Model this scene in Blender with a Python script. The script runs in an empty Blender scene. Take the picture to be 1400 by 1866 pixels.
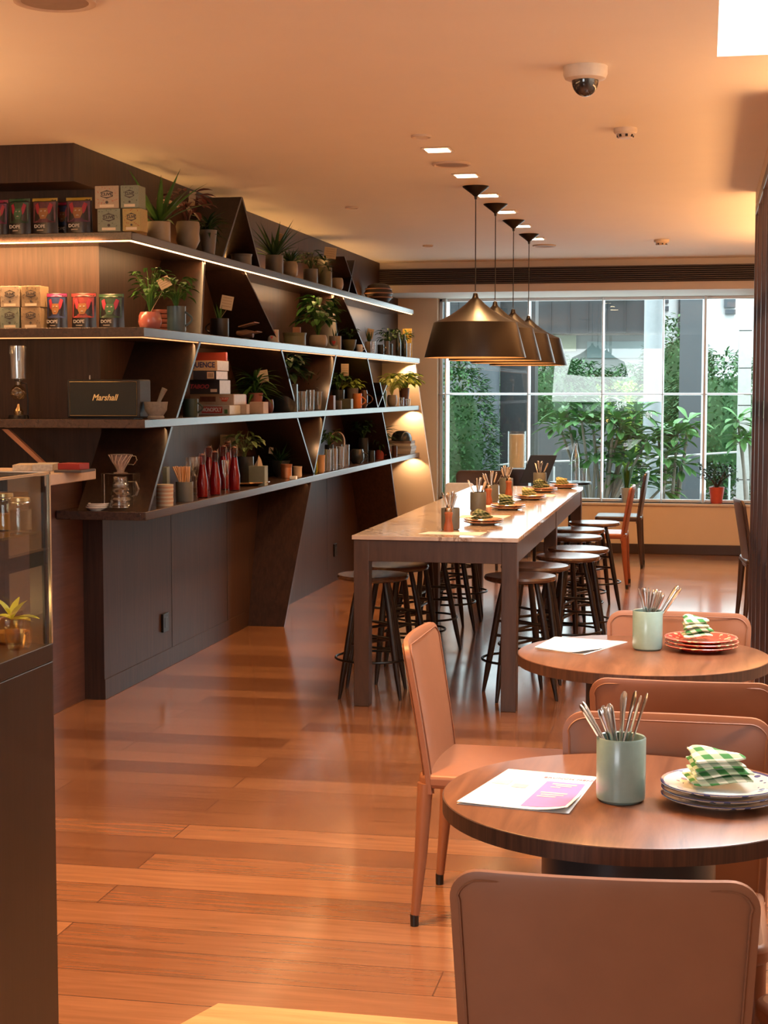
import bpy, bmesh, math, random
from mathutils import Vector, Matrix, Euler
random.seed(7)
PI = math.pi
sc = bpy.context.scene
COL = sc.collection

# ------------------------------------------------------------------ camera
F_PX, CAM_H, CX, CY = 2900.0, 1.65, 700.0, 933.0      # focal length in pixels of the 1400x1866 frame
PITCH, YAW = math.radians(4.358), math.radians(11.335)
cam_d = bpy.data.cameras.new('camera'); cam = bpy.data.objects.new('camera', cam_d); COL.objects.link(cam)
cam.location = (0, 0, CAM_H); cam.rotation_euler = (PI/2 - PITCH, 0, YAW)
cam_d.sensor_fit = 'VERTICAL'; cam_d.sensor_height = 36; cam_d.lens = 36*F_PX/1866
cam_d.clip_start = .05; cam_d.clip_end = 300
sc.camera = cam
sc.view_settings.view_transform = 'Standard'; sc.view_settings.look = 'None'
sc.view_settings.gamma = 1; sc.view_settings.use_curve_mapping = False
sc.view_settings.exposure = 0.55
sc.cycles.use_denoising = True
sc.cycles.max_bounces = 8; sc.cycles.transparent_max_bounces = 16
sc.cycles.sample_clamp_indirect = 6.0
sc.cycles.caustics_reflective = False; sc.cycles.caustics_refractive = False
sc.cycles.blur_glossy = 0.5

# ------------------------------------------------------------------ world
W = bpy.data.worlds.new('world'); sc.world = W; W.use_nodes = True
wn = W.node_tree.nodes; wl = W.node_tree.links
bg = wn['Background']; bg.inputs[1].default_value = 3.3
tcw = wn.new('ShaderNodeTexCoord'); sep = wn.new('ShaderNodeSeparateXYZ'); wl.new(tcw.outputs['Generated'], sep.inputs[0])
rmp = wn.new('ShaderNodeValToRGB'); wl.new(sep.outputs[2], rmp.inputs[0]); wl.new(rmp.outputs[0], bg.inputs[0])
rmp.color_ramp.elements[0].position = .0; rmp.color_ramp.elements[0].color = (.30, .33, .33, 1)
rmp.color_ramp.elements[1].position = .12; rmp.color_ramp.elements[1].color = (.86, .93, 1, 1)

# ------------------------------------------------------------------ lights
def area(name, loc, rot, size, power, color, sizey=None, spread=None):
    l = bpy.data.lights.new(name, 'AREA'); l.energy = power; l.color = color; l.size = size
    if sizey: l.shape = 'RECTANGLE'; l.size_y = sizey
    if spread: l.spread = spread
    o = bpy.data.objects.new(name, l); o.location = loc; o.rotation_euler = rot; COL.objects.link(o); return o
def spot(name, loc, power, color, angle=100, blend=.6, radius=.05, rot=(0, 0, 0)):
    l = bpy.data.lights.new(name, 'SPOT'); l.energy = power; l.color = color
    l.spot_size = math.radians(angle); l.spot_blend = blend; l.shadow_soft_size = radius
    o = bpy.data.objects.new(name, l); o.location = loc; o.rotation_euler = rot; COL.objects.link(o); return o
def point(name, loc, power, color, radius=.05):
    l = bpy.data.lights.new(name, 'POINT'); l.energy = power; l.color = color; l.shadow_soft_size = radius
    o = bpy.data.objects.new(name, l); o.location = loc; COL.objects.link(o); return o
WARM = (1, .53, .20); WARMER = (1, .51, .18); DAY = (.90, .96, 1)
# daylight through the back window (behind the viewer) and the roof light
area('daylight_back_window', (-2.1, -2.9, 2.0), (math.radians(128), 0, 0), 2.4, 60, (.95, .97, 1), 1.5)
area('daylight_roof_light', (.85, 5.0, 3.55), (0, 0, 0), 1.3, 85, DAY, 2.3)
area('daylight_far_window', (-1.1, 16.62, 1.6), (-PI/2, 0, 0), 3.0, 34, (.85, .94, 1), 2.0)
# recessed lamps over the long table; unseen spots added over walkway and round tables
for y in (8.2, 9.2, 10.15, 11.1, 12.07, 13.1):
    spot('downlight_beam', (-1.365, y, 2.86), 54, WARM, 120, .8, .06)
for x, y, p in ((-.45, 4.60, 60), (-1.40, 3.9, 290), (-2.2, 6.6, 24), (-.6, 14.4, 90), (-2.3, 14.6, 40), (-.2, 7.3, 30)):
    spot('added_spot_beam', (x, y, 2.86), p, WARMER, 125, .9, .07)
# added unseen fill lights, left and right, aimed up to brighten the ceiling
area('ceiling_fill_left', (-4.1, 4.2, 2.30), (PI, 0, 0), 1.6, 72, (1, .56, .26), 3.5)
area('ceiling_fill_right', (1.0, 9.8, 2.30), (PI, 0, 0), .5, 110, (1, .50, .20), 7.4)
# ------------------------------------------------------------------ from the photograph's frame to the place
_r = Vector((math.cos(YAW), math.sin(YAW), 0))
_f = Vector((-math.sin(YAW)*math.cos(PITCH), math.cos(YAW)*math.cos(PITCH), -math.sin(PITCH)))
_u = Vector((-math.sin(YAW)*math.sin(PITCH), math.cos(YAW)*math.sin(PITCH), math.cos(PITCH)))
def at(px, py, axis, val):
    d = _f + _r*((px-CX)/F_PX) + _u*((CY-py)/F_PX)
    o = Vector((0, 0, CAM_H)); t = (val-o[axis])/d[axis]
    return o + d*t
def depth(x, y): return -math.sin(YAW)*x + math.cos(YAW)*y
def mpp(x, y): return depth(x, y)/F_PX                      # metres per photograph pixel at that place

# ------------------------------------------------------------------ materials
def _mat(name):
    m = bpy.data.materials.new(name); m.use_nodes = True
    return m, m.node_tree.nodes, m.node_tree.links, m.node_tree.nodes['Principled BSDF']
_mc = {}
def mat(col, rough=.5, metal=0, spec=.5, name=None, var=.12, scale=30, bump=0, emit=None, estr=0, coat=0, trans=0, sss=0):
    key = (tuple(col), rough, metal, spec, var, scale, bump, emit, estr, coat, trans, sss)
    if key in _mc: return _mc[key]
    m, n, l, b = _mat(name or 'surface')
    b.inputs['Roughness'].default_value = rough; b.inputs['Metallic'].default_value = metal
    b.inputs['Specular IOR Level'].default_value = spec; b.inputs['Coat Weight'].default_value = coat
    b.inputs['Coat Roughness'].default_value = .1
    if trans: b.inputs['Transmission Weight'].default_value = trans
    if sss: b.inputs['Subsurface Weight'].default_value = sss
    if emit: b.inputs['Emission Color'].default_value = (*emit, 1); b.inputs['Emission Strength'].default_value = estr
    tc = n.new('ShaderNodeTexCoord'); no = n.new('ShaderNodeTexNoise'); no.inputs['Scale'].default_value = scale; no.inputs['Detail'].default_value = 3
    l.new(tc.outputs['Object'], no.inputs['Vector'])
    mx = n.new('ShaderNodeMix'); mx.data_type = 'RGBA'
    mx.inputs['A'].default_value = (*[c*(1-var) for c in col], 1); mx.inputs['B'].default_value = (*[min(1, c*(1+var)) for c in col], 1)
    l.new(no.outputs[0], mx.inputs['Factor']); l.new(mx.outputs['Result'], b.inputs['Base Color'])
    if bump:
        bp = n.new('ShaderNodeBump'); bp.inputs['Strength'].default_value = bump; bp.inputs['Distance'].default_value = .004
        l.new(no.outputs[0], bp.inputs['Height']); l.new(bp.outputs[0], b.inputs['Normal'])
    _mc[key] = m; return m
def wood(name, c1, c2, rough=.35, grain=(1, 1, 12), scale=3, spec=.5, coat=0, bump=.05):
    """grain: stretch factors - a small factor along the direction the grain runs"""
    m, n, l, b = _mat(name)
    tc = n.new('ShaderNodeTexCoord'); mp = n.new('ShaderNodeMapping'); mp.inputs['Scale'].default_value = grain
    l.new(tc.outputs['Object'], mp.inputs[0])
    no = n.new('ShaderNodeTexNoise'); no.inputs['Scale'].default_value = scale; no.inputs['Detail'].default_value = 8; no.inputs['Roughness'].default_value = .65; no.inputs['Distortion'].default_value = .6
    l.new(mp.outputs[0], no.inputs['Vector'])
    r = n.new('ShaderNodeValToRGB'); l.new(no.outputs[0], r.inputs[0])
    r.color_ramp.elements[0].position = .33; r.color_ramp.elements[0].color = (*c1, 1)
    r.color_ramp.elements[1].position = .68; r.color_ramp.elements[1].color = (*c2, 1)
    l.new(r.outputs[0], b.inputs['Base Color'])
    b.inputs['Roughness'].default_value = rough; b.inputs['Specular IOR Level'].default_value = spec
    b.inputs['Coat Weight'].default_value = coat; b.inputs['Coat Roughness'].default_value = .12
    bp = n.new('ShaderNodeBump'); bp.inputs['Strength'].default_value = bump; bp.inputs['Distance'].default_value = .003
    l.new(no.outputs[0], bp.inputs['Height']); l.new(bp.outputs[0], b.inputs['Normal'])
    return m
def glass_mat(name, tint=(1, 1, 1), refl_ior=1.5, rough=.0):
    """thin clear glass: looks through, mirrors by its Fresnel curve"""
    m, n, l, b = _mat(name); n.remove(b)
    out = n['Material Output']; t = n.new('ShaderNodeBsdfTransparent'); t.inputs[0].default_value = (*tint, 1)
    g = n.new('ShaderNodeBsdfGlossy'); g.inputs['Roughness'].default_value = rough; g.inputs[0].default_value = (1, 1, 1, 1)
    fr = n.new('ShaderNodeFresnel'); fr.inputs[0].default_value = refl_ior
    ge = n.new('ShaderNodeNewGeometry'); io = n.new('ShaderNodeMix'); io.data_type = 'FLOAT'; io.inputs[2].default_value = refl_ior; io.inputs[3].default_value = 1/refl_ior
    l.new(ge.outputs['Backfacing'], io.inputs[0]); l.new(io.outputs[0], fr.inputs[0])
    mx = n.new('ShaderNodeMixShader'); l.new(fr.outputs[0], mx.inputs[0]); l.new(t.outputs[0], mx.inputs[1]); l.new(g.outputs[0], mx.inputs[2])
    l.new(mx.outputs[0], out.inputs[0]); return m
def emit_mat(name, col, s):
    m, n, l, b = _mat(name)
    b.inputs['Base Color'].default_value = (*col, 1); b.inputs['Emission Color'].default_value = (*col, 1); b.inputs['Emission Strength'].default_value = s
    return m
def checker_mat(name, c1, c2, scale, rough=.9):
    m, n, l, b = _mat(name)
    tc = n.new('ShaderNodeTexCoord'); ck = []
    sp = n.new('ShaderNodeSeparateXYZ'); l.new(tc.outputs['Object'], sp.inputs[0])
    def band(sock):
        a = n.new('ShaderNodeMath'); a.operation = 'MULTIPLY'; a.inputs[1].default_value = scale; l.new(sock, a.inputs[0])
        f = n.new('ShaderNodeMath'); f.operation = 'FRACT'; l.new(a.outputs[0], f.inputs[0])
        g = n.new('ShaderNodeMath'); g.operation = 'GREATER_THAN'; g.inputs[1].default_value = .5; l.new(f.outputs[0], g.inputs[0]); return g
    add1 = n.new('ShaderNodeMath'); l.new(sp.outputs[0], add1.inputs[0]); l.new(sp.outputs[2], add1.inputs[1])
    add2 = n.new('ShaderNodeMath'); l.new(sp.outputs[1], add2.inputs[0]); l.new(sp.outputs[2], add2.inputs[1])
    b1 = band(add1.outputs[0]); b2 = band(add2.outputs[0])
    s = n.new('ShaderNodeMath'); l.new(b1.outputs[0], s.inputs[0]); l.new(b2.outputs[0], s.inputs[1])
    hv = n.new('ShaderNodeMath'); hv.operation = 'MULTIPLY'; hv.inputs[1].default_value = .5; l.new(s.outputs[0], hv.inputs[0])
    mx = n.new('ShaderNodeMix'); mx.data_type = 'RGBA'; mx.inputs['A'].default_value = (*c1, 1); mx.inputs['B'].default_value = (*c2, 1)
    l.new(hv.outputs[0], mx.inputs['Factor']); l.new(mx.outputs['Result'], b.inputs['Base Color']); b.inputs['Roughness'].default_value = rough
    return m

# ------------------------------------------------------------------ mesh collector
class MB:
    def __init__(s): s.v = []; s.f = []; s.sm = []
    def add(s, vs, fs, M=None, smooth=True):
        o = len(s.v)
        s.v += [tuple((M @ Vector(v)) if M else v) for v in vs]
        s.f += [tuple(i+o for i in f) for f in fs]; s.sm += [smooth]*len(fs)
        return s
    def box(s, x0, y0, z0, x1, y1, z1, M=None):
        vs = [(x, y, z) for z in (z0, z1) for y in (y0, y1) for x in (x0, x1)]
        return s.add(vs, [(0, 2, 3, 1), (4, 5, 7, 6), (0, 1, 5, 4), (2, 6, 7, 3), (0, 4, 6, 2), (1, 3, 7, 5)], M, False)
    def prism(s, pts, ax, a0, a1, M=None):
        """polygon pts in the plane across axis ax, extruded a0..a1"""
        n = len(pts)
        def P(p, a):
            return (a, p[0], p[1]) if ax == 0 else (p[0], a, p[1]) if ax == 1 else (p[0], p[1], a)
        vs = [P(p, a0) for p in pts] + [P(p, a1) for p in pts]
        fs = [tuple(range(n))[::-1], tuple(range(n, 2*n))] + [(i, (i+1) % n, n+(i+1) % n, n+i) for i in range(n)]
        return s.add(vs, fs, M, False)
    def lathe(s, prof, n=28, M=None, cx=0, cy=0):
        vs = []; fs = []; rings = []
        for r, z in prof:
            if r < 1e-5: rings.append([len(vs)]); vs.append((cx, cy, z))
            else:
                rings.append(list(range(len(vs), len(vs)+n)))
                vs += [(cx+r*math.cos(2*PI*k/n), cy+r*math.sin(2*PI*k/n), z) for k in range(n)]
        for a, b in zip(rings, rings[1:]):
            for k in range(n):
                k2 = (k+1) % n
                if len(a) == 1 and len(b) == 1: continue
                if len(a) == 1: fs.append((a[0], b[k2], b[k]))
                elif len(b) == 1: fs.append((a[k], a[k2], b[0]))
                else: fs.append((a[k], a[k2], b[k2], b[k]))
        return s.add(vs, fs, M)
    def cyl(s, r0, r1, z0, z1, n=20, M=None, cx=0, cy=0):
        return s.lathe([(0, z0), (r0, z0), (r1, z1), (0, z1)], n, M, cx, cy)
    def tube(s, pts, r, n=8, M=None, closed=False):
        P = [Vector(p) for p in pts]; m = len(P); R = r if isinstance(r, (list, tuple)) else [r]*m
        vs = []; fs = []
        prev = None
        for i, p in enumerate(P):
            a = P[(i-1) % m] if (closed or i) else P[0]; b = P[(i+1) % m] if (closed or i < m-1) else P[-1]
            t = (b-a).normalized()
            if prev is None:
                up = Vector((0, 0, 1)) if abs(t.z) < .9 else Vector((1, 0, 0))
                e1 = t.cross(up).normalized()
            else: e1 = (prev - t*prev.dot(t)).normalized()
            prev = e1; e2 = t.cross(e1)
            vs += [tuple(p + (e1*math.cos(2*PI*k/n)+e2*math.sin(2*PI*k/n))*R[i]) for k in range(n)]
        rng = m if closed else m-1
        for i in range(rng):
            j = (i+1) % m
            for k in range(n): fs.append((i*n+k, i*n+(k+1) % n, j*n+(k+1) % n, j*n+k))
        if not closed: fs += [tuple(range(n))[::-1], tuple(range((m-1)*n, m*n))]
        return s.add(vs, fs, M)
    def leaf(s, base, d, L, w, droop=.4, n=6, kind='ovate', side=None, fold=.18, M=None):
        """one leaf: a folded strip that starts at base, leaves along d and droops"""
        p = Vector(base); d = Vector(d).normalized()
        sd = d.cross(Vector((0, 0, 1)))
        if sd.length < .05: sd = Vector((math.cos(L*991), math.sin(L*991), 0))
        sd.normalize()
        vs = []; fs = []
        st = L/n
        for i in range(n+1):
            t = i/n
            if kind == 'ovate': ww = w*math.sin(PI*min(1, (t*.93+.05)))**.8*(1-.25*t)
            elif kind == 'strap': ww = w*(.55+.45*math.sin(PI*min(1, t*1.2)))*(1-t**3)
            elif kind == 'obov': ww = w*(.12+.88*math.sin(PI*t**1.7))
            else: ww = w*(1-t)
            nn = sd.cross(d).normalized()
            vs += [tuple(p - sd*ww/2 + nn*ww*fold), tuple(p), tuple(p + sd*ww/2 + nn*ww*fold)]
            d = (d + Vector((0, 0, -droop/n))).normalized(); p = p + d*st
        for i in range(n):
            a = i*3; fs += [(a, a+1, a+4, a+3), (a+1, a+2, a+5, a+4)]
        return s.add(vs, fs, M)
    def mesh(s, name):
        me = bpy.data.meshes.new(name); me.from_pydata(s.v, [], s.f)
        me.polygons.foreach_set('use_smooth', s.sm); me.update()
        try: me.set_sharp_from_angle(angle=math.radians(38))
        except Exception: pass
        return me
def tag(o, label=None, cat=None, group=None, kind=None):
    if label: o['label'] = label
    if cat: o['category'] = cat
    if group: o['group'] = group
    if kind: o['kind'] = kind
    return o
def build(name, mb, m, parent=None, bevel=0, label=None, loc=None, seg=2):
    me = mb.mesh(name) if isinstance(mb, MB) else mb
    o = bpy.data.objects.new(name, me); COL.objects.link(o)
    if not me.materials: me.materials.append(m)
    if parent: o.parent = parent
    if loc: o.location = loc
    if label: o['label'] = label
    if bevel:
        bv = o.modifiers.new('bevel', 'BEVEL'); bv.width = bevel; bv.segments = seg; bv.limit_method = 'ANGLE'; bv.angle_limit = math.radians(40)
    return o
def thing(name, label, cat, loc=(0, 0, 0), rz=0, group=None):
    o = bpy.data.objects.new(name, None); COL.objects.link(o); o.location = loc; o.rotation_euler = (0, 0, rz); o.empty_display_size = .1
    return tag(o, label, cat, group)
def single(name, mb, m, label, cat, loc=(0, 0, 0), rz=0, group=None, bevel=0):
    o = build(name, mb, m, None, bevel); o.location = loc; o.rotation_euler = (0, 0, rz)
    return tag(o, label, cat, group)
def struct(name, mb, m, bevel=0, parent=None):
    o = build(name, mb, m, parent, bevel)
    if not parent: o['kind'] = 'structure'
    return o
KIDS = {}
def dup(root, loc=None, rz=None, label=None, group=None, parent=None):
    c = root.copy(); COL.objects.link(c)
    if parent: c.parent = parent
    if loc is not None: c.location = loc
    if rz is not None: c.rotation_euler = (0, 0, rz)
    if label: c['label'] = label
    if group: c['group'] = group
    for ch in [o for o in list(root.children)]: dup(ch, parent=c)
    return c
def text_mesh(txt, size, depth_=.001, shear=0, bold=0, spacing=1):
    cu = bpy.data.curves.new('lettering', 'FONT'); cu.body = txt; cu.size = size; cu.extrude = depth_; cu.shear = shear; cu.offset = bold
    cu.space_character = spacing; cu.align_x = 'CENTER'; cu.align_y = 'CENTER'; cu.resolution_u = 3
    o = bpy.data.objects.new('lettering', cu); COL.objects.link(o)
    dg = bpy.context.evaluated_depsgraph_get(); dg.update()
    me = bpy.data.meshes.new_from_object(o.evaluated_get(dg)); me.name = 'lettering'
    bpy.data.objects.remove(o); bpy.data.curves.remove(cu)
    return me
def lettering(txt, size, m, parent, loc, face='-y', shear=0, bold=0, width=None, name='lettering', spacing=1):
    me = text_mesh(txt, size, .0006, shear, bold, spacing)
    if width:
        xs = [v.co.x for v in me.vertices]; k = width/(max(xs)-min(xs))
        for v in me.vertices: v.co.x *= k
    rot = {'-y': Euler((PI/2, 0, 0)), '+x': Euler((PI/2, 0, PI/2)), '+z': Euler((0, 0, 0))}[face]
    me.transform(Matrix.Translation(loc) @ rot.to_matrix().to_4x4())
    me.materials.clear(); me.materials.append(m)
    return build(name, me, m, parent)

# ------------------------------------------------------------------ shared materials
WENGE = wood('dark_veneer', (.010, .0055, .004), (.032, .015, .009), rough=.30, grain=(9, 9, .5), scale=5, spec=.6)
WENGE_WALL = wood('dark_wall_panelling', (.021, .0095, .0055), (.054, .0225, .012), rough=.45, grain=(9, 9, .5), scale=5, spec=.3)
SHELFW = wood('dark_shelf_veneer', (.028, .015, .010), (.070, .036, .024), rough=.26, grain=(9, .5, 9), scale=5, spec=.8)
TABLEDARK = wood('table_frame_wood', (.045, .022, .013), (.080, .040, .024), rough=.4, grain=(6, 6, .6), scale=4)
STOOLW = wood('stool_wood', (.009, .005, .004), (.026, .013, .008), rough=.28, grain=(2, 9, 9), scale=6)
STOOLSEAT = wood('stool_seat_wood', (.06, .03, .019), (.13, .065, .038), rough=.22, grain=(2, 14, 9), scale=5)
ROUNDTOP = wood('walnut_table_top', (.125, .047, .022), (.245, .100, .048), rough=.31, grain=(9, 1.0, 9), scale=2.4, spec=.6)
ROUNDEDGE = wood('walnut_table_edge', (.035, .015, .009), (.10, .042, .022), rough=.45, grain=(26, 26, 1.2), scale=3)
LEATHER = mat((.30, .120, .060), .42, 0, .5, 'tan_leather', .10, 14, .10)
LEATHERDK = mat((.05, .026, .020), .35, 0, .5, 'dark_leather', .1, 14, .1)
LEATHERRED = mat((.26, .075, .035), .35, 0, .5, 'red_brown_leather', .1, 14, .1)
SEAM = mat((.25, .10, .05), .5, name='leather_seam')
BLACK = mat((.010, .010, .011), .4, name='black_plastic')
BLACKM = mat((.012, .010, .009), .35, .6, name='black_metal')
STEEL = mat((.62, .60, .58), .22, 1, name='steel', var=.05)
CELADON = mat((.27, .40, .36), .30, 0, .5, 'celadon_glaze', .12, 60, coat=.4)
GREYCUP = mat((.13, .135, .12), .35, 0, .5, 'grey_glaze', .12, 60)
WHITEC = mat((.75, .72, .66), .3, 0, .5, 'white_ceramic', .04)
PAPER = mat((.82, .81, .79), .7, 0, .3, 'paper', .02)
CARD = mat((.42, .33, .22), .7, 0, .3, 'card', .05)
SOIL = mat((.02, .013, .009), .95, name='soil', var=.4, scale=120)
GLASSC = glass_mat('clear_glass', (.90, .92, .92), 2.2)
LEAFG = mat((.045, .12, .022), .5, 0, .25, 'leaf_green', .35, 22)
LEAFD = mat((.018, .05, .014), .5, 0, .25, 'dark_leaf', .35, 22)
LEAFY = mat((.30, .40, .06), .45, 0, .4, 'lime_leaf', .35, 30)
LEAFR = mat((.12, .035, .03), .45, 0, .4, 'bronze_leaf', .3, 22)
LEAFO = mat((.11, .30, .08), .40, 0, .5, 'outdoor_leaf', .35, 9)
LEAFO2 = mat((.06, .16, .05), .5, 0, .4, 'outdoor_leaf_dark', .5, 3)
LEAFYO = mat((.40, .58, .10), .5, 0, .4, 'yellow_green_leaf', .4, 3)  # yellow-green leaf colour, brighter than the other outdoor leaves
# ------------------------------------------------------------------ the room
ZC = 2.89; XW = -3.12; YC = 7.96; YF = 16.3; YB = -3.2; XR = 1.6; XL = -6.4
def floor_mat():
    m, n, l, b = _mat('plank_floor')
    tc = n.new('ShaderNodeTexCoord'); br = n.new('ShaderNodeTexBrick'); l.new(tc.outputs['Object'], br.inputs['Vector'])
    br.inputs['Scale'].default_value = 1; br.inputs['Brick Width'].default_value = 1.9; br.inputs['Row Height'].default_value = .19
    br.inputs['Mortar Size'].default_value = .0025; br.inputs['Mortar Smooth'].default_value = .3; br.inputs['Bias'].default_value = -.1
    br.inputs['Color1'].default_value = (.23, .092, .040, 1); br.inputs['Color2'].default_value = (.40, .180, .080, 1); br.inputs['Mortar'].default_value = (.11, .042, .020, 1)
    br.offset = .37
    mp = n.new('ShaderNodeMapping'); mp.inputs['Scale'].default_value = (.7, 9, 1); l.new(tc.outputs['Object'], mp.inputs[0])
    no = n.new('ShaderNodeTexNoise'); no.inputs['Scale'].default_value = 4; no.inputs['Detail'].default_value = 8; no.inputs['Distortion'].default_value = .8; l.new(mp.outputs[0], no.inputs['Vector'])
    mx = n.new('ShaderNodeMix'); mx.data_type = 'RGBA'; mx.blend_type = 'OVERLAY'; mx.inputs['Factor'].default_value = .38
    l.new(br.outputs['Color'], mx.inputs['A']); l.new(no.outputs[0], mx.inputs['B']); l.new(mx.outputs['Result'], b.inputs['Base Color'])
    n2 = n.new('ShaderNodeTexNoise'); n2.inputs['Scale'].default_value = 2.5; l.new(tc.outputs['Object'], n2.inputs['Vector'])
    rr = n.new('ShaderNodeMapRange'); rr.inputs['To Min'].default_value = .10; rr.inputs['To Max'].default_value = .24; l.new(n2.outputs[0], rr.inputs[0]); l.new(rr.outputs[0], b.inputs['Roughness'])
    b.inputs['Specular IOR Level'].default_value = .6; b.inputs['Coat Weight'].default_value = .6; b.inputs['Coat Roughness'].default_value = .12
    ad = n.new('ShaderNodeMath'); ad.operation = 'MULTIPLY_ADD'; ad.inputs[1].default_value = -.5; l.new(br.outputs['Fac'], ad.inputs[0]); l.new(n2.outputs[0], ad.inputs[2])
    bp = n.new('ShaderNodeBump'); bp.inputs['Strength'].default_value = .08; bp.inputs['Distance'].default_value = .01; l.new(ad.outputs[0], bp.inputs['Height']); l.new(bp.outputs[0], b.inputs['Normal'])
    return m
FLOORM = floor_mat()
CEILM = mat((.88, .82, .72), .75, 0, .3, 'ceiling_paint', .02, 4)
WALLP = mat((.70, .56, .42), .7, 0, .3, 'wall_paint', .03, 6)
WHITEP = mat((.90, .90, .88), .6, 0, .3, 'white_paint', .02, 4)
PALEP = mat((.66, .60, .54), .7, 0, .3, 'pale_paint', .03, 4)
DARKP = mat((.045, .022, .015), .45, name='dark_skirting')
ALU = mat((.72, .74, .75), .35, .2, .5, 'window_frame_paint', .03)
struct('floor', MB().box(XL, YB, -.12, XR, YF+.3, 0), FLOORM)
pb = at(398, 1829, 2, 0)
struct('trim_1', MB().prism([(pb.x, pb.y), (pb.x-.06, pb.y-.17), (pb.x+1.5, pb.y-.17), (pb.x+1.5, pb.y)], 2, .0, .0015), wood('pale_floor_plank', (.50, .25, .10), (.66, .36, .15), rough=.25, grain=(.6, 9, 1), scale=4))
# ceiling, with the roof light's shaft cut out of it
SX, SY0, SY1 = .03, 3.6, 6.16
cb = MB().box(XL, YB, ZC, SX, YF+.3, ZC+.14).box(SX, SY1, ZC, XR, YF+.3, ZC+.14).box(SX, YB, ZC, XR, SY0, ZC+.14)
struct('ceiling', cb, CEILM)
sh = MB().box(SX-.06, SY0-.06, ZC+.14, SX, SY1+.06, 3.9).box(SX, SY1, ZC+.14, XR, SY1+.06, 3.9).box(SX, SY0-.06, ZC+.14, XR, SY0, 3.9).box(XR, SY0-.06, ZC+.14, XR+.06, SY1+.06, 3.9)
struct('trim_2', sh, WHITEP)
# bulkhead across the far end with its long air grille
YK = 15.35
struct('trim_3', MB().box(-3.5, YK, 2.60, XR, YF+.3, ZC), PALEP)
gr = thing('air_grille', 'long dark slatted air grille across the far bulkhead above the window', 'air vent', (-1.4, YK, 2.83))
gl, grr = at(665, 490, 1, YK).x+1.4, 1.15+1.4
gm = MB().box(gl, -.012, -.155, grr, .0, .0)
build('backing', gm, mat((.012, .009, .008), .8), gr)
sm_ = MB()
for k in range(8): sm_.box(gl, -.030, -.148+k*.0195, grr, -.012, -.141+k*.0195)
build('slats', sm_, mat((.10, .065, .045), .5), gr)
# walls
struct('wall_left', MB().box(XW-.12, YC, 0, XW, YF+.3, ZC).box(XL, YC, 0, XW-.12, YC+.12, ZC), WENGE_WALL)
struct('wall_side', MB().box(XL-.1, YB, 0, XL, YC+.12, ZC), WALLP)
wz0, wz1, wx0, wx1 = .515, 2.60, -2.705, .62
struct('wall_far', MB().box(XW, YF, 0, wx0, YF+.26, 2.60).box(wx0, YF, 0, wx1, YF+.26, wz0).box(wx1, YF, 0, XR, YF+.26, 2.60), WALLP)
struct('wall_right', MB().box(XR, YB, 0, XR+.1, YF+.3, ZC), WALLP)
bw = MB().box(XL, YB-.12, 0, -3.4, YB, ZC).box(-.8, YB-.12, 0, XR, YB, ZC).box(-3.4, YB-.12, 0, -.8, YB, 1.15)
struct('wall_back', bw, WALLP)
w2 = MB()
for x in (-3.4, -2.1, -.86): w2.box(x, YB-.1, 1.15, x+.06, YB-.04, ZC)
w2.box(-3.4, YB-.1, 1.15, -.8, YB-.04, 1.2)
struct('window_2', w2, ALU)
struct('baseboard_far', MB().box(XW, YF-.02, 0, XR, YF, .10), DARKP, .004)
# seams and skirting of the left panelling
pm = MB()
for px in (313, ): pass
bl = MB().box(XW, YC, 0, XW+.004, 10.6, .11)
struct('baseboard_left', bl, WENGE_WALL, .002)
sm2 = MB()
for y in (at(313, 1100, 0, XW).y, at(414, 1050, 0, XW).y, 11.9, 13.1, 14.3): sm2.box(XW, y, .11, XW+.0015, y+.006, 1.0)
struct('trim_4', sm2, mat((.006, .004, .003), .6))
# window at the far end
GY = YF+.17
wf = MB()
for x, w in ((-2.705, .03), (.60, .04)): wf.box(x, GY-.03, wz0, x+w, GY+.03, wz1)
for x, w in ((-2.63, .040), (-1.775, .030), (-1.018, .030), (-.411, .022), (.005, .060)):      # slim pointed mullions
    wf.prism([(x-w/2, GY+.05), (x-w*.18, GY-.10), (x+w*.18, GY-.10), (x+w/2, GY+.05)], 2, wz0, wz1)
wf.box(wx0, GY-.03, wz0, wx1, GY+.03, wz0+.03).box(wx0, GY-.03, wz1-.03, wx1, GY+.03, wz1)
wf.prism([(GY+.05, 1.604), (GY-.10, 1.612), (GY-.10, 1.618), (GY+.05, 1.628)], 0, wx0, wx1)
wr = struct('window_1', wf, ALU, .003)
build('sill', MB().box(wx0, YF-.015, wz0-.025, wx1, GY, wz0), mat((.68, .60, .50), .35), wr, .003)
build('pane', MB().box(wx0, GY-.004, wz0, wx1, GY+.004, wz1), glass_mat('window_glass', (.92, .97, .96), 1.45), wr)
# cornice box over the front run of shelves
struct('trim_5', MB().box(XL, YC-.32, 2.70, XW, YC, ZC), WENGE_WALL)

# ------------------------------------------------------------------ shelving on the left
XS, YS = -2.74, 7.58; YE = 15.45
LV = {1: (2.405, 2.448), 2: (1.918, 1.966), 3: (1.462, 1.506), 4: (.998, 1.042)}
su = thing('wall_shelving', 'dark wood wall shelving wrapping round the corner, with slanted dividers and lit edges', 'shelving', (XW, YC, 0))
def L(p): return (p[0]-XW, p[1]-YC, p[2])
def shelf(l, xs, ys, ye, xl):
    z0, z1 = LV[l]
    pts = [(0, 0), (0, ye-YC), (xs-XW, ye-YC), (xs-XW, ys-YC), (xl-XW, ys-YC), (xl-XW, 0)]
    return build('shelf', MB().prism(pts, 2, z0, z1), SHELFW, su, .003)
SH = {1: shelf(1, -2.83, 7.67, 15.6, XL), 2: shelf(2, XS, YS, YE, XL), 3: shelf(3, XS, YS, YE, XL), 4: shelf(4, XS, YS, YE, -3.22)}
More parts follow.
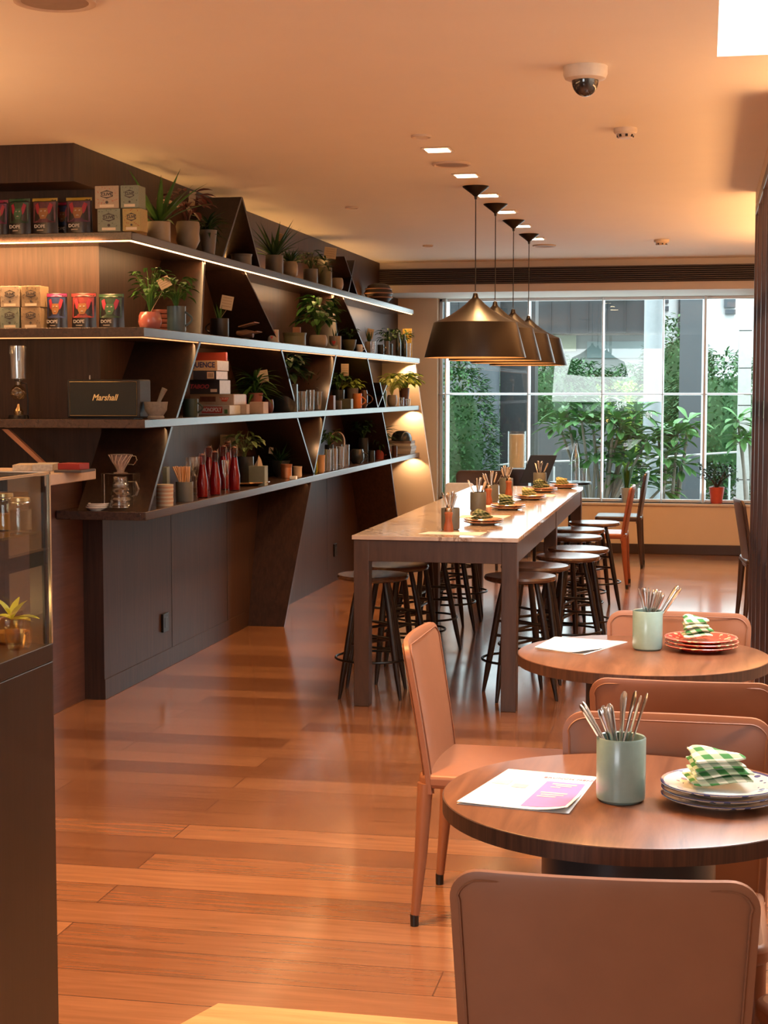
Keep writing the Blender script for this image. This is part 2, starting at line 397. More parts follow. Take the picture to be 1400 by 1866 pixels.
LED = emit_mat('led_strip', (1, .56, .24), 5.0); LED2 = emit_mat('dim_led_strip', (1, .42, .16), .9)
def led(l, xs, ys, ye, xl, m, parent):
    z = LV[l][0]
    b_ = MB().box(xs-XW-.018, ys-YC+.008, z-.005, xs-XW-.008, ye-YC-.03, z).box(xl-XW, ys-YC+.008, z-.005, xs-XW-.018, ys-YC+.018, z)
    build('led_strip', b_, m, parent)
led(1, -2.83, 7.67, 15.6, -5.2, LED, SH[1]); led(2, XS, YS, YE, -5.2, LED2, SH[2])
def strip_light(l, p, xs=XS, y0=7.8, y1=15.4):
    z = LV[l][0]-.012
    area('shelf_strip_glow', (xs-.03, (y0+y1)/2, z), (0, math.radians(38), 0), .02, p, (1, .55, .24), y1-y0)
strip_light(1, 13, -2.83); strip_light(2, 4.5); strip_light(3, 2.5); strip_light(4, 1.0)
area('shelf_strip_glow', (-4.1, YS+.04, LV[1][0]-.012), (math.radians(38), 0, 0), 2.2, 34, (1, .50, .20), .02)
area('shelf_strip_glow', (-4.1, YS+.04, LV[2][0]-.012), (math.radians(38), 0, 0), 2.2, .8, (1, .55, .24), .02)
area('shelf_top_glow', (-3.06, 11.5, 2.50), (PI, math.radians(-20), 0), .04, 8, (1, .50, .16), 7.4)
# spots at the far end that draw the cones on the pale end panel
for z, p in ((LV[1][0], 1.6), (LV[2][0], 7), (LV[3][0], 5), (LV[4][0], 3)): spot('shelf_end_beam', (-2.80, YE-.10, z-.012), p, (1, .60, .30), 110, .3, .004, (math.radians(35), 0, 0))
for (px_, py_, l_) in ((612, 652, 2), (593, 757, 3)):
    q_ = at(px_, py_, 0, XS); spot('shelf_small_beam', (XS-.06, q_.y-.26, LV[l_][0]-.012), 1.0, (1, .55, .25), 100, .6, .004, (math.radians(40), 0, 0))
def divider(l, top, bot, zt=None, zb=None, xs=XS, m=WENGE, th=.028):
    t = at(top[0], top[1], 0, xs); b_ = at(bot[0], bot[1], 0, xs)
    zt = zt if zt is not None else LV[l-1][0]; zb = zb if zb is not None else LV[l][1]
    # follow the drawn line to the two shelf faces
    k = (b_.y-t.y)/(b_.z-t.z); yt = t.y+k*(zt-t.z); yb = t.y+k*(zb-t.z)
    xt = (-2.855 if l == 2 else xs)-XW-.003; xb = xs-XW-.003
    vs = [(0, yt-YC, zt), (xt, yt-YC, zt), (xb, yb-YC, zb), (0, yb-YC, zb)]; vs += [(a, b2+th, c) for a, b2, c in vs]
    return build('divider', MB().add(vs, [(0, 1, 2, 3), (7, 6, 5, 4), (0, 4, 5, 1), (1, 5, 6, 2), (2, 6, 7, 3), (3, 7, 4, 0)], None, False), m, su)
for a in ((2, (405, 483), (368, 603)), (2, (480, 503), (509, 623)), (2, (632, 545), (621, 612)), (2, (652, 551), (668, 640)),
          (3, (364, 625), (323, 758)), (3, (513, 637), (541, 745)), (3, (612, 652), (594, 745)), (3, (671, 657), (688, 738)),
          (4, (313, 778), (271, 932)), (4, (544, 768), (573, 865)), (4, (593, 757), (572, 865)), (4, (697, 750), (714, 840))): divider(*a)
# the small V of short boards on the third shelf
divider(3, (706, 700), (691, 738), zt=1.70); divider(3, (693, 698), (702, 738), zt=1.72)
# boards that stand on the top shelf and meet in a peak under the ceiling
divider(1, (441, 358), (410, 458), zt=ZC-.04, zb=LV[1][1], xs=-2.83); divider(1, (441, 358), (472, 478), zt=ZC-.04, zb=LV[1][1], xs=-2.83)
divider(1, (641, 505), (636, 530), zt=2.72, zb=LV[1][1], xs=-2.83); divider(1, (641, 505), (651, 535), zt=2.72, zb=LV[1][1], xs=-2.83)
def fin(yt, yb, m=WENGE_WALL, xt=XS+.0, xb=-2.86, ztop=LV[4][0]):
    vs = []
    for dy in (0, .03):
        vs += [(0, yt+dy-YC, ztop), (xt-XW, yt+dy-YC, ztop), (xb-XW, yb+dy-YC, 0), (0, yb+dy-YC, 0)]
    build('leaning_panel', MB().add(vs, [(0, 1, 2, 3), (7, 6, 5, 4), (0, 4, 5, 1), (1, 5, 6, 2), (2, 6, 7, 3), (3, 7, 4, 0)], None, False), m, su)
fin(11.02, 10.70); fin(13.97, 14.6, xb=-2.74)
e0 = at(757, 655, 1, 15.5); e1 = at(793, 915, 1, 15.5); k = (e1.x-e0.x)/(e1.z-e0.z)
xa = e0.x+k*(1.918-e0.z); xb_ = e0.x+k*(0-e0.z)
build('end_panel', MB().prism([(0, 0), (0, 1.918), (xa-XW, 1.918), (xb_-XW, 0)], 1, 15.46-YC, 15.50-YC), WALLP, su)
# power sockets low on the panelling
so = thing('power_socket', 'dark power socket on the left panelling nearest the corner', 'socket', (XW, at(299, 1134, 0, XW).y, .0))
zz = at(299, 1134, 0, XW).z
build('plate', MB().box(0, -.05, zz-.055, .014, .05, zz+.055), BLACKM, so, .003); build('socket_face', MB().box(.012, -.025, zz-.03, .016, .025, zz+.03), BLACK, so, .002)
p2 = at(610, 1002, 0, XW); dup(so, (XW, p2.y, p2.z-zz), 0, 'dark power socket on the left panelling beyond the leaning panel')

# ------------------------------------------------------------------ ceiling fittings
FRAME = mat((.62, .50, .40), .6, name='fitting_rim')
LENS = emit_mat('lamp_lens', (1, .72, .42), 14)
dl = thing('recessed_downlight', 'square glowing recessed downlight nearest in the row', 'ceiling light', (-1.362, 8.2, ZC), group=None)
build('frame', MB().box(-.075, -.075, -.006, .075, .075, 0), FRAME, dl, .002); build('lens', MB().box(-.058, -.058, -.009, .058, .058, -.0062), LENS, dl)
for y, w in ((9.2, 'second'), (10.15, 'third'), (11.1, 'fourth'), (12.07, 'fifth'), (13.1, 'farthest')):
    d_ = dup(dl, (-1.362, y, ZC), 0, 'square glowing recessed downlight, %s in the row over the long table' % w, 'recessed downlights over the long table')
dl['group'] = 'recessed downlights over the long table'
def disc(name, label, cat, px, py, r, m, h=.012, group=None):
    p = at(px, py, 2, ZC)
    o = thing(name, label, cat, (p.x, p.y, ZC), group=group)
    build('rim', MB().lathe([(r*.82, -h*.6), (r*.9, -h), (r, -h*.8), (r, 0)], 32), FRAME, o)
    build('cover', MB().lathe([(0, -h*.6), (r*.82, -h*.6), (r*.82, 0)], 32), m, o)
    return o
GRL = mat((.34, .25, .19), .7, name='speaker_grille')
disc('ceiling_speaker', 'round ceiling speaker grille between the two nearest glowing downlights', 'ceiling speaker', 823, 298, .105, GRL)
disc('ceiling_speaker', 'round ceiling speaker grille beyond the last glowing downlight', 'ceiling speaker', 992, 447, .10, GRL)
disc('ceiling_sensor', 'small round ceiling cap beside the nearest glowing downlight', 'ceiling fitting', 768, 247, .05, CEILM)
disc('ceiling_sensor', 'small round ceiling cap left of the pendants above the shelves', 'ceiling fitting', 641, 377, .045, CEILM)
disc('ceiling_sensor', 'small round ceiling cap far back near the grille', 'ceiling fitting', 780, 447, .045, CEILM)
disc('ceiling_speaker', 'large round ceiling disc cut by the top left edge of the photo', 'ceiling speaker', 100, 0, .13, GRL)
p = at(1067, 122, 2, ZC)
cc = thing('security_camera', 'white dome security camera with smoked dome on the ceiling', 'security camera', (p.x, p.y, ZC))
build('housing', MB().lathe([(0, 0), (.085, 0), (.085, -.028), (.078, -.045), (.062, -.052), (0, -.052)], 32), mat((.70, .62, .52), .5), cc)
build('dome', MB().lathe([(.052*math.cos(a*PI/16), -.052-.060*math.sin(a*PI/16)) for a in range(9)], 28), mat((.03, .028, .028), .08, 0, .8), cc)
def smoke(px, py, label, s=1):
    p = at(px, py, 2, ZC); o = thing('smoke_detector', label, 'smoke detector', (p.x, p.y, ZC))
    build('base', MB().lathe([(0, 0), (.055*s, 0), (.055*s, -.018), (.048*s, -.026), (0, -.026)], 28), mat((.70, .60, .50), .5), o)
    build('sensor_head', MB().lathe([(.040*s, -.026), (.040*s, -.034), (.030*s, -.046), (0, -.048)], 24), mat((.62, .52, .43), .5), o)
    vb = MB()
    for k in range(8): vb.box(.036*s, -.006, -.042, .0405*s, .006, -.030, Matrix.Rotation(k*PI/4+.2, 4, 'Z'))
    build('vents', vb, BLACK, o)
smoke(1140, 234, 'white smoke detector on the ceiling beyond the dome camera'); smoke(1206, 437, 'white smoke detector on the ceiling farthest away near the grille', 1.15)

# ------------------------------------------------------------------ pendant lamps over the long table
SHADE = mat((.018, .012, .009), .36, .4, .5, 'pendant_metal', .1, 8)
SHADEIN = mat((.80, .58, .34), .5, name='pendant_inside')
XP = -1.38
pn = thing('pendant_lamp', 'black dome pendant lamp, nearest and largest over the long table', 'pendant lamp', (XP, 9.73, 1.852), group='black pendants over the long table')
RB, RT = .311, .2555
outer = [(RB, 0), (RB, .005), (RT, .213), (.205, .234), (.150, .262), (.100, .295), (.062, .325), (.036, .350), (.022, .362), (.018, .37), (.013, .392), (0, .396)]
inner = [(RB, 0), (RB-.006, .004), (RT-.006, .208), (.15, .254), (.10, .286), (.03, .33), (0, .335)]
build('shade', MB().lathe(outer, 64), SHADE, pn); build('inner_lining', MB().lathe(inner[::-1], 64), SHADEIN, pn)
build('bulb', MB().lathe([(0, .09), (.02, .092), (.042, .115), (.048, .145), (.036, .18), (.018, .20), (.018, .24), (0, .24)], 20), emit_mat('bulb_glow', (1, .62, .30), 20), pn)
build('cord', MB().tube([(0, 0, .405), (0, 0, ZC-1.852-.05)], .0035, 6), BLACK, pn)
build('canopy', MB().lathe([(0, ZC-1.852), (.082, ZC-1.852), (.080, ZC-1.857), (.030, ZC-1.895), (.010, ZC-1.912), (.007, ZC-1.93), (0, ZC-1.93)], 32), SHADE, pn)
for i, (y, w) in enumerate(((10.67, 'second'), (11.70, 'third'), (12.75, 'farthest'))):
    dup(pn, (XP, y, 1.852), 0, 'black dome pendant lamp, %s in the row over the long table' % w, 'black pendants over the long table')
for y in (9.73, 10.67, 11.70, 12.75): spot('pendant_glow', (XP, y, 1.94), 26, (1, .56, .25), 150, .5, .04)
# ------------------------------------------------------------------ outside the window
struct('ground', MB().box(-30, YF+.3, -.6, 30, 60, -.5), mat((.10, .11, .10), .9, name='paving', scale=2))
CONC = mat((.09, .105, .115), .7, name='grey_cladding', scale=1.2)
CONCD = mat((.028, .032, .035), .5, name='dark_cladding', scale=1.2)
CONCL = mat((.62, .66, .66), .6, name='pale_cladding', scale=2)
def obx(mb, x0, x1, y0, y1, Y, dep, loc):
    a = at(x0, (y0+y1)/2, 1, Y); b_ = at(x1, (y0+y1)/2, 1, Y); zt = at((x0+x1)/2, y0, 1, Y).z; zb = at((x0+x1)/2, y1, 1, Y).z
    return mb.box(a.x-loc[0], Y-loc[1], max(zb, -.5), b_.x-loc[0], Y+dep-loc[1], zt)
def block(name, label, cat, x0, x1, y0, y1, Y, dep, m, group=None):
    c = at((x0+x1)/2, 700, 1, Y); loc = (c.x, Y, 0)
    mb = MB(); obx(mb, x0, x1, y0, y1, Y, dep, loc)
    return single(name, mb, m, label, cat, loc, group=group), loc
c = at(875, 700, 1, 20)
pc = MB().lathe([(0, -.5), (.20, -.5), (.20, 6), (0, 6)], 32)
single('grey_column', pc, mat((.11, .13, .145), .5), 'round grey column outside, left of the long table pendants', 'column', (at(882, 700, 1, 20).x, 20.0, 0))
single('grey_column', MB().box(-.22, -.2, -.5, .22, .2, 6), CONCD, 'square dark column outside just right of the round grey column', 'column', (at(945, 700, 1, 20.3).x, 20.4, 0))
single('grey_column', MB().lathe([(0, -.5), (.12, -.5), (.12, 6), (0, 6)], 24), mat((.45, .50, .52), .5), 'slim pale column outside, in the middle of the far window', 'column', (at(1190, 700, 1, 21).x, 21, 0))
single('grey_column', MB().box(-.16, -.2, -.5, .16, .2, 6), CONC, 'square grey column outside, right part of the far window', 'column', (at(1262, 700, 1, 20.5).x, 20.5, 0))
tl = MB().box(-.07, -.15, -.5, .07, .15, 6)
ct = thing('tiled_column', 'white tiled column outside at the right edge of the far window', 'column', (at(1357, 700, 1, 18.6).x, 18.6, 0))
build('shaft', tl, mat((.66, .68, .66), .5), ct)
jt = MB()
for k in range(9): jt.box(-.071, -.151, -.2+k*.42, .071, -.149, -.19+k*.42)
build('tile_joints', jt, CONCD, ct)
# office building with overhanging dark upper storeys, pale middle and windows
bd, loc = block('office_building', 'grey office building behind the trees, dark overhanging upper storey', 'building', 780, 1198, 380, 608, 30, 6, CONCD)
lo = bd
def bpart(nm, x0, x1, y0, y1, Y, dep, m): mb = MB(); obx(mb, x0, x1, y0, y1, Y, dep, loc); return build(nm, mb, m, bd)
bpart('ground_storey', 780, 1198, 608, 900, 31.5, 4, mat((.22, .24, .235), .7, scale=1))
bpart('pale_band', 960, 1198, 610, 690, 31.2, .3, mat((.50, .52, .50), .6, scale=1))
bpart('window_strip', 1070, 1180, 622, 652, 31.1, .1, mat((.30, .42, .42), .15))
bpart('window_strip', 1000, 1050, 600, 640, 31.05, .1, mat((.55, .58, .36), .3))
bpart('window_frame', 1100, 1150, 522, 543, 29.9, .1, CONCL)
bpart('pane', 1104, 1142, 526, 541, 29.85, .05, mat((.08, .11, .12), .1))
for x in range(800, 1190, 34): bpart('cladding_joint', x, x+1, 380, 608, 29.97, .03, mat((.05, .055, .06), .6))
wb, loc = block('white_building', 'bright white building seen through the right half of the far window', 'building', 1200, 1420, 300, 690, 36, 5, mat((.93, .94, .93), .6, scale=1))
bd = wb
bpart('window_opening', 1320, 1341, 528, 560, 35.9, .1, mat((.10, .12, .14), .2)); bpart('window_opening', 1322, 1341, 564, 572, 35.9, .1, mat((.10, .12, .14), .2))
bpart('window_opening', 1212, 1219, 535, 552, 35.9, .1, mat((.10, .12, .14), .2)); bpart('window_opening', 1212, 1219, 558, 566, 35.9, .1, mat((.10, .12, .14), .2))
bpart('dark_bay', 1238, 1252, 300, 680, 35.9, .1, CONCD)
block('low_wall', 'low grey garden wall outside behind the plants', 'wall', 940, 1120, 770, 980, 21.5, .2, mat((.12, .13, .13), .8))
# white railing outside
rl = thing('garden_railing', 'thin white railing outside running behind the plants', 'railing', (0, 18.9, 0))
rb = MB()
for a, b_ in (((815, 858), (960, 842)), ((960, 842), (1130, 838)), ((1130, 838), (1370, 822))):
    A = at(*a, 1, 18.9); B = at(*b_, 1, 18.9); rb.tube([(A.x, 0, A.z), (B.x, 0, B.z)], .012, 8)
build('rail', rb, mat((.8, .82, .82), .4), rl)
for px in (830, 1010, 1165, 1330):
    A = at(px, 850, 1, 18.9); build('post', MB().tube([(A.x, 0, -.5), (A.x, 0, A.z)], .012, 8), mat((.8, .82, .82), .4), rl)
def rnd(a, b_): return random.uniform(a, b_)
def crown(mb, c, R, n, L_, w, kind='ovate', flat=.8):
    for _ in range(n):
        th = rnd(0, 2*PI); z = rnd(-1, 1); r = rnd(.7, 1.15)**.5; q = math.sqrt(1-z*z)
        p = Vector((c[0]+R[0]*r*q*math.cos(th), c[1]+R[1]*r*q*math.sin(th), c[2]+R[2]*r*z))
        d = Vector((math.cos(th)+rnd(-.6, .6), math.sin(th)+rnd(-.6, .6), rnd(-.3, .9)))
        mb.leaf(p, d, L_*rnd(.7, 1.2), w, rnd(.2, .9), 3, kind)
def tree(px, Y, z0, z1, R, label, m, n=900, name='garden_tree', L_=.16, w=.07, trunk=True, group=None):
    c = at(px, 700, 1, Y); o = thing(name, label, 'tree' if trunk else 'shrub', (c.x, Y, -.5), group=group)
    mb = MB(); cz = (z0+z1)/2+.5; crown(mb, (0, 0, cz), (R, R, (z1-z0)/2), int(n*4.5), L_*.62, w*.62)
    core = MB(); nu, nv = 14, 9; vs = []; fs = []
    for j in range(nv+1):
        for i in range(nu):
            a, b_ = 2*PI*i/nu, -PI/2+PI*j/nv; q = .66+.14*math.sin(3*a+px)*math.cos(4*b_+px)
            vs.append((R*q*math.cos(a)*math.cos(b_), R*q*math.sin(a)*math.cos(b_), cz+(z1-z0)/2*q*math.sin(b_)))
    for j in range(nv):
        for i in range(nu): fs.append((j*nu+i, j*nu+(i+1) % nu, (j+1)*nu+(i+1) % nu, (j+1)*nu+i))
    mb.add(vs, fs)
    build('foliage', mb, m, o)
    if trunk:
        tb = MB().tube([(0, 0, 0), (.03, 0, cz*.4), (-.03, 0, cz)], [.07, .055, .03], 8)
        for k in range(4): tb.tube([(0, 0, cz*.45), (R*.5*math.cos(k*1.7), R*.5*math.sin(k*1.7), cz+.1*k)], [.035, .012], 6)
        build('trunk', tb, mat((.10, .085, .07), .9, name='bark'), o)
    return o
tree(838, 18.6, -.2, 2.0, .42, 'tall dark leafy shrub outside at the left end of the far window', LEAFO2, 900, 'garden_shrub', .15, .06, False)
tree(985, 23, .5, 2.2, .7, 'leafy green tree outside above the low grey wall', LEAFO2, 900)
tree(1128, 26, .1, 1.75, .8, 'bright yellow green bush outside behind the white flowers', LEAFYO, 1100, 'garden_shrub', .2, .08, False)
tree(1045, 24.5, .6, 2.1, .7, 'mid green bush outside between the pendants and the slim pale column', LEAFO2, 800, 'garden_shrub', .18, .07, False)
tree(1232, 24, .2, 2.7, .55, 'dark green tree outside left of the square grey column', LEAFO2, 900)
tree(1318, 23, .0, 2.15, .85, 'dark green tree outside in front of the white building at the right', LEAFO2, 1100)
tree(1165, 28, .8, 2.1, .9, 'hazy green tree outside behind the slim pale column', LEAFO2, 800)
# frangipani: forked grey branches ending in rosettes of long leaves
def frangipani(px, Y, tips, label, L_=.30, flowers=()):
    c = at(px, 900, 1, Y); o = thing('frangipani', label, 'tree', (c.x, Y, -.5))
    br = MB(); fo = MB(); fl = MB()
    for (x, y, dy) in tips:
        t = at(x, y, 1, Y+dy); T = Vector((t.x-c.x, dy, t.z+.5))
        mid = Vector((T.x*.45+rnd(-.05, .05), T.y*.5, T.z*.6))
        br.tube([(T.x*.12, 0, 0), (T.x*.25, T.y*.3, T.z*.33), tuple(mid), tuple(T)], [.035, .028, .02, .014], 7)
        for k in range(22):
            a = k*2.4; el = rnd(-.25, 1.0)
            fo.leaf(T+Vector((0, 0, rnd(-.05, .03))), (math.cos(a), math.sin(a), el), L_*rnd(.7, 1.1), L_*.25, rnd(.3, 1.0), 6, 'obov')
    for (x, y) in flowers:
        t = at(x, y, 1, Y-.15); T = Vector((t.x-c.x, -.15, t.z+.5))
        for q in range(6):
            cc_ = T+Vector((rnd(-.05, .05), rnd(-.03, .03), rnd(-.03, .03)))
            for k in range(5): fl.leaf(cc_, (math.cos(k*1.257), -.5, math.sin(k*1.257)), .035, .022, .1, 3, 'ovate')
    build('branches', br, mat((.30, .29, .26), .8, name='grey_bark'), o); build('leaves', fo, LEAFO, o)
    if flowers: build('flowers', fl, mat((.95, .95, .92), .6), o)
frangipani(1090, 17.6, [(1030, 740, .1), (1060, 765, -.1), (1100, 735, .2), (1130, 780, 0), (1160, 750, .1), (1180, 800, -.1), (1110, 820, .2), (1150, 835, 0), (1050, 800, .2), (1175, 865, 0), (1205, 890, .1), (1080, 770, .05), (1118, 768, -.05), (1145, 800, .1), (1085, 835, 0), (1130, 870, .1), (1020, 775, .2)],
           'large frangipani with long leaves and white flowers outside the middle of the window', .33, [(1187, 757), (1132, 740)])
frangipani(1215, 17.7, [(1235, 790, 0), (1255, 770, .1), (1215, 830, -.1), (1240, 850, .1), (1200, 790, .1)], 'frangipani with spreading leaf rosettes outside right of centre', .33)
frangipani(1375, 17.7, [(1345, 765, 0), (1365, 790, .1), (1352, 800, -.1)], 'frangipani branch reaching in outside at the right edge of the window', .28)
# ------------------------------------------------------------------ long marble table and its stools
def marble():
    m, n, l, b = _mat('veined_marble')
    tc = n.new('ShaderNodeTexCoord'); n1 = n.new('ShaderNodeTexNoise'); n1.inputs['Scale'].default_value = 2.2; n1.inputs['Detail'].default_value = 9; n1.inputs['Distortion'].default_value = 1.6
    l.new(tc.outputs['Object'], n1.inputs['Vector'])
    r = n.new('ShaderNodeValToRGB'); l.new(n1.outputs[0], r.inputs[0]); e = r.color_ramp.elements
    e[0].position = .30; e[0].color = (.50, .40, .32, 1); e[1].position = .70; e[1].color = (.56, .46, .38, 1)
    for p_, c_ in ((.44, (.62, .52, .44, 1)), (.485, (.26, .18, .14, 1)), (.51, (.64, .55, .46, 1)), (.585, (.34, .26, .22, 1)), (.61, (.60, .50, .42, 1))):
        x = e.new(p_); x.color = c_
    l.new(r.outputs[0], b.inputs['Base Color']); b.inputs['Roughness'].default_value = .10; b.inputs['Specular IOR Level'].default_value = .6
    return m
MARBLE = marble()
TX0, TX1, TY0, TY1, TH = -1.785, -.915, 8.05, 12.5, .90
TCX, TCY = (TX0+TX1)/2, (TY0+TY1)/2
lt = thing('communal_table', 'long counter-height communal table with veined marble top and dark wood frame', 'table', (TCX, TCY, 0))
hx, hy = (TX1-TX0)/2, (TY1-TY0)/2
build('marble_top', MB().box(-hx, -hy, TH-.022, hx, hy, TH), MARBLE, lt, .002)
TDE = TABLEDARK
ap = MB().box(-hx+.012, -hy+.012, TH-.135, hx-.012, -hy+.035, TH-.023).box(-hx+.012, hy-.035, TH-.135, hx-.012, hy-.012, TH-.023)
ap.box(-hx+.012, -hy+.035, TH-.135, -hx+.035, hy-.035, TH-.023).box(hx-.035, -hy+.035, TH-.135, hx-.012, hy-.035, TH-.023)
build('apron', ap, TDE, lt, .002)
for y in (-hy+.008, .0, hy-.098):
    for x in (-hx+.008, hx-.088): build('leg', MB().box(x, y, 0, x+.08, y+.09, TH-.0235), TDE, lt, .003)
def make_stool(label, loc, rz):
    o = thing('bar_stool', label, 'stool', loc, rz, 'dark wooden stools round the long table')
    build('seat', MB().lathe([(0, .628), (.17, .628), (.190, .636), (.196, .647), (.190, .659), (.15, .662), (0, .657)], 40), STOOLSEAT, o)
    for k in range(4):
        a = PI/4+k*PI/2; c, s = math.cos(a), math.sin(a)
        P_ = lambda r, z: (r*c, r*s, z)
        build('leg', MB().tube([P_(.10, .63), P_(.135, .48), P_(.17, .30), P_(.205, .13), P_(.232, 0)], [.013, .017, .018, .016, .009], 10), STOOLW, o)
    build('foot_ring', MB().tube([(.203*math.cos(t*PI/18), .203*math.sin(t*PI/18), .205) for t in range(36)], .007, 8, closed=True), BLACKM, o)
    rr = MB()
    for z, r in ((.29, .172), (.37, .157)):
        rr.tube([(r*math.cos(PI/4), r*math.sin(PI/4), z), (r*math.cos(5*PI/4), r*math.sin(5*PI/4), z)], .008, 8)
        rr.tube([(r*math.cos(3*PI/4), r*math.sin(3*PI/4), z+.03), (r*math.cos(7*PI/4), r*math.sin(7*PI/4), z+.03)], .008, 8)
    build('stretchers', rr, STOOLW, o)
    return o
stools = [(-1.745, 8.40, .1, 'dark wooden stool at the left of the long table, nearest the viewer'),
 (-1.72, 8.90, .5, 'dark wooden stool second from the front at the left of the long table'),
 (-1.72, 9.45, .2, 'dark wooden stool third from the front at the left of the long table'),
 (-1.73, 9.98, .7, 'dark wooden stool fourth from the front at the left of the long table'),
 (-1.72, 10.75, .4, 'dark wooden stool fifth from the front at the left of the long table'),
 (-1.72, 11.35, .1, 'dark wooden stool sixth from the front at the left of the long table'),
 (-.955, 8.50, .35, 'dark wooden stool at the right of the long table, nearest the viewer'),
 (-.93, 9.02, .0, 'dark wooden stool second from the front at the right of the long table'),
 (-.79, 9.59, .6, 'dark wooden stool third from the front at the right of the long table, pulled out'),
 (-.765, 10.07, .2, 'dark wooden stool fourth from the front at the right of the long table'),
 (-.86, 10.90, .5, 'dark wooden stool fifth from the front at the right of the long table'),
 (-.875, 11.48, .1, 'dark wooden stool sixth from the front at the right of the long table'),
 (-.80, 12.10, .3, 'dark wooden stool last at the right of the long table, by the far chairs')]
st0 = make_stool(stools[0][3], (stools[0][0], stools[0][1], 0), stools[0][2])
for x, y, r, l_ in stools[1:]: dup(st0, (x, y, 0), r, l_)

# ------------------------------------------------------------------ leather chairs
def backrest_mb(Wt=.245, Wb=.225, z0=.41, z1=.87, t=.026, r=.052, off=0, grow=0):
    nu, nv = 14, 16; vs = []; fs = []
    def hw(z):
        w = Wb+(Wt-Wb)*(z-z0)/(z1-z0)
        if z > z1-r: w = w-r+math.sqrt(max(0, r*r-(z-(z1-r))**2))
        return w
    def yc(x, z): k = (z-z0)/(z1-z0); return -.195-.075*k**1.15+.022*(x/.24)**2
    zs_ = [z0+(z1-r-z0)*j/8 for j in range(8)]+[z1-r+r*math.sin(j*PI/2/8) for j in range(9)]; nv = 16
    for side in (1, -1):
        for j in range(nv+1):
            z = zs_[j]
            for i in range(nu+1):
                u = -1+2*i/nu; u = math.sin(u*PI/2)*.55+u*.45
                x = u*hw(z); edge = max(abs(u)**10, ((z-z0)/(z1-z0))**30)
                vs.append((x, yc(x, z)+side*(t/2)*(1-.45*edge), z))
    N = (nu+1)*(nv+1)
    for j in range(nv):
        for i in range(nu):
            a = j*(nu+1)+i; b_ = a+1; c = a+nu+2; d = a+nu+1
            fs += [(a, d, c, b_), (N+a, N+b_, N+c, N+d)]
    for j in range(nv):
        a = j*(nu+1); b_ = a+nu+1; fs.append((a, N+a, N+b_, b_)); a += nu; b_ += nu; fs.append((a, b_, N+b_, N+a))
    for i in range(nu):
        a = nv*(nu+1)+i; fs.append((a, N+a, N+a+1, a+1)); a = i; fs.append((a, a+1, N+a+1, N+a))
    return MB().add(vs, fs), hw, yc, z0, z1, t, r
def rrect(w, d, r, n=6, dy=0):
    pts = []
    for cx_, cy_, a0 in ((w-r, d-r, 0), (-w+r, d-r, PI/2), (-w+r, -d+r, PI), (w-r, -d+r, 3*PI/2)):
        for k in range(n+1): a = a0+k*PI/2/n; pts.append((cx_+r*math.cos(a), cy_+dy+r*math.sin(a)))
    return pts
def make_chair(label, loc, rz, m, sm, group=None):
    o = thing('dining_chair', label, 'chair', loc, rz, group)
    mb, hw, yc, z0, z1, t, r = backrest_mb(); build('backrest', mb, m, o)
    for sd in (-1, 1):       # welt lines a little inside the edge, on both faces
        pts = []
        for k in range(9): z = z0+(z1-r-z0)*k/8; x = -hw(z)+.016; pts.append((x, yc(x, z)+sd*t*.50, z))
        for k in range(1, 8):
            a = PI-k*PI/2/7; x = -hw(z0+.4)+.016+(r-.012)+(r-.012)*math.cos(a)-.004; z = z1-r+(r-.014)*math.sin(a); pts.append((x, yc(x, z)+sd*t*.48, z))
        pts += [(-x, y, z) for x, y, z in reversed(pts)]
        build('welt', MB().tube(pts, .0022, 5), sm, o)
    build('seat', MB().prism(rrect(.225, .215, .045, dy=.0), 2, .425, .470), m, o, .014, seg=3)
    for s in (-1, 1):
        f1 = build('leg', MB().tube([(s*.195, .175, .43), (s*.20, .19, .22), (s*.205, .205, .035)], [.024, .019, .014], 10), m, o)
        build('foot_cap', MB().cyl(.013, .014, 0, .036, 12, cx=s*.2055, cy=.206), BLACK, f1)
        f2 = build('leg', MB().tube([(s*.205, -.192, .44), (s*.209, -.205, .22), (s*.213, -.222, .035)], [.025, .020, .014], 10), m, o)
        build('foot_cap', MB().cyl(.013, .014, 0, .036, 12, cx=s*.2135, cy=-.224), BLACK, f2)
    return o
G = None
ch = make_chair('tan leather chair in the foreground, seen from behind', (-.160, 2.79, 0), .05, LEATHER, SEAM)
ch.scale = (1.03, 1, 1)
dup(ch, (-.075, 3.60+.0, 0), PI, 'tan leather chair facing the viewer on the far side of the front round table')
dup(ch, (-.045, 4.58, 0), 0, 'tan leather chair seen from behind on the near side of the second round table')
dup(ch, (-.075, 5.42, 0), PI, 'tan leather chair facing the viewer on the far side of the second round table')
cC = dup(ch, (-.625, 4.945, 0), -PI/2-.02, 'tan leather chair seen side on, standing left of the second round table'); cC.scale = (1, 1, 1.02)
dup(ch, (.40, 3.02, 0), PI/2+.5, 'tan leather chair cut by the right edge beside the front round table')
dk = make_chair('dark leather chair seen side on by the far window, farther of the pair', (-.765, 15.1, 0), PI/2, LEATHERDK, LEATHERDK)
rd = make_chair('red-brown leather chair seen side on by the far window, nearer of the pair', (-.83, 13.55, 0), PI/2, LEATHERRED, LEATHERRED)
dk.scale = (1, 1, 1.03); rd.scale = (1, 1, .98)
dup(dk, (.50, 11.45, 0), -PI/2+.1, 'dark leather chair seen from behind beside the wooden screen at the right')
p = at(878, 868, 2, .84); dup(dk, (p.x, p.y-.25, 0), PI, 'brown leather chair back showing behind the far left end of the long table')
p = at(838, 882, 2, .80); wc = thing('white_chair', 'small white chair back showing past the left side of the long table', 'chair', (p.x, p.y, 0))
WPL = mat((.72, .74, .78), .35)
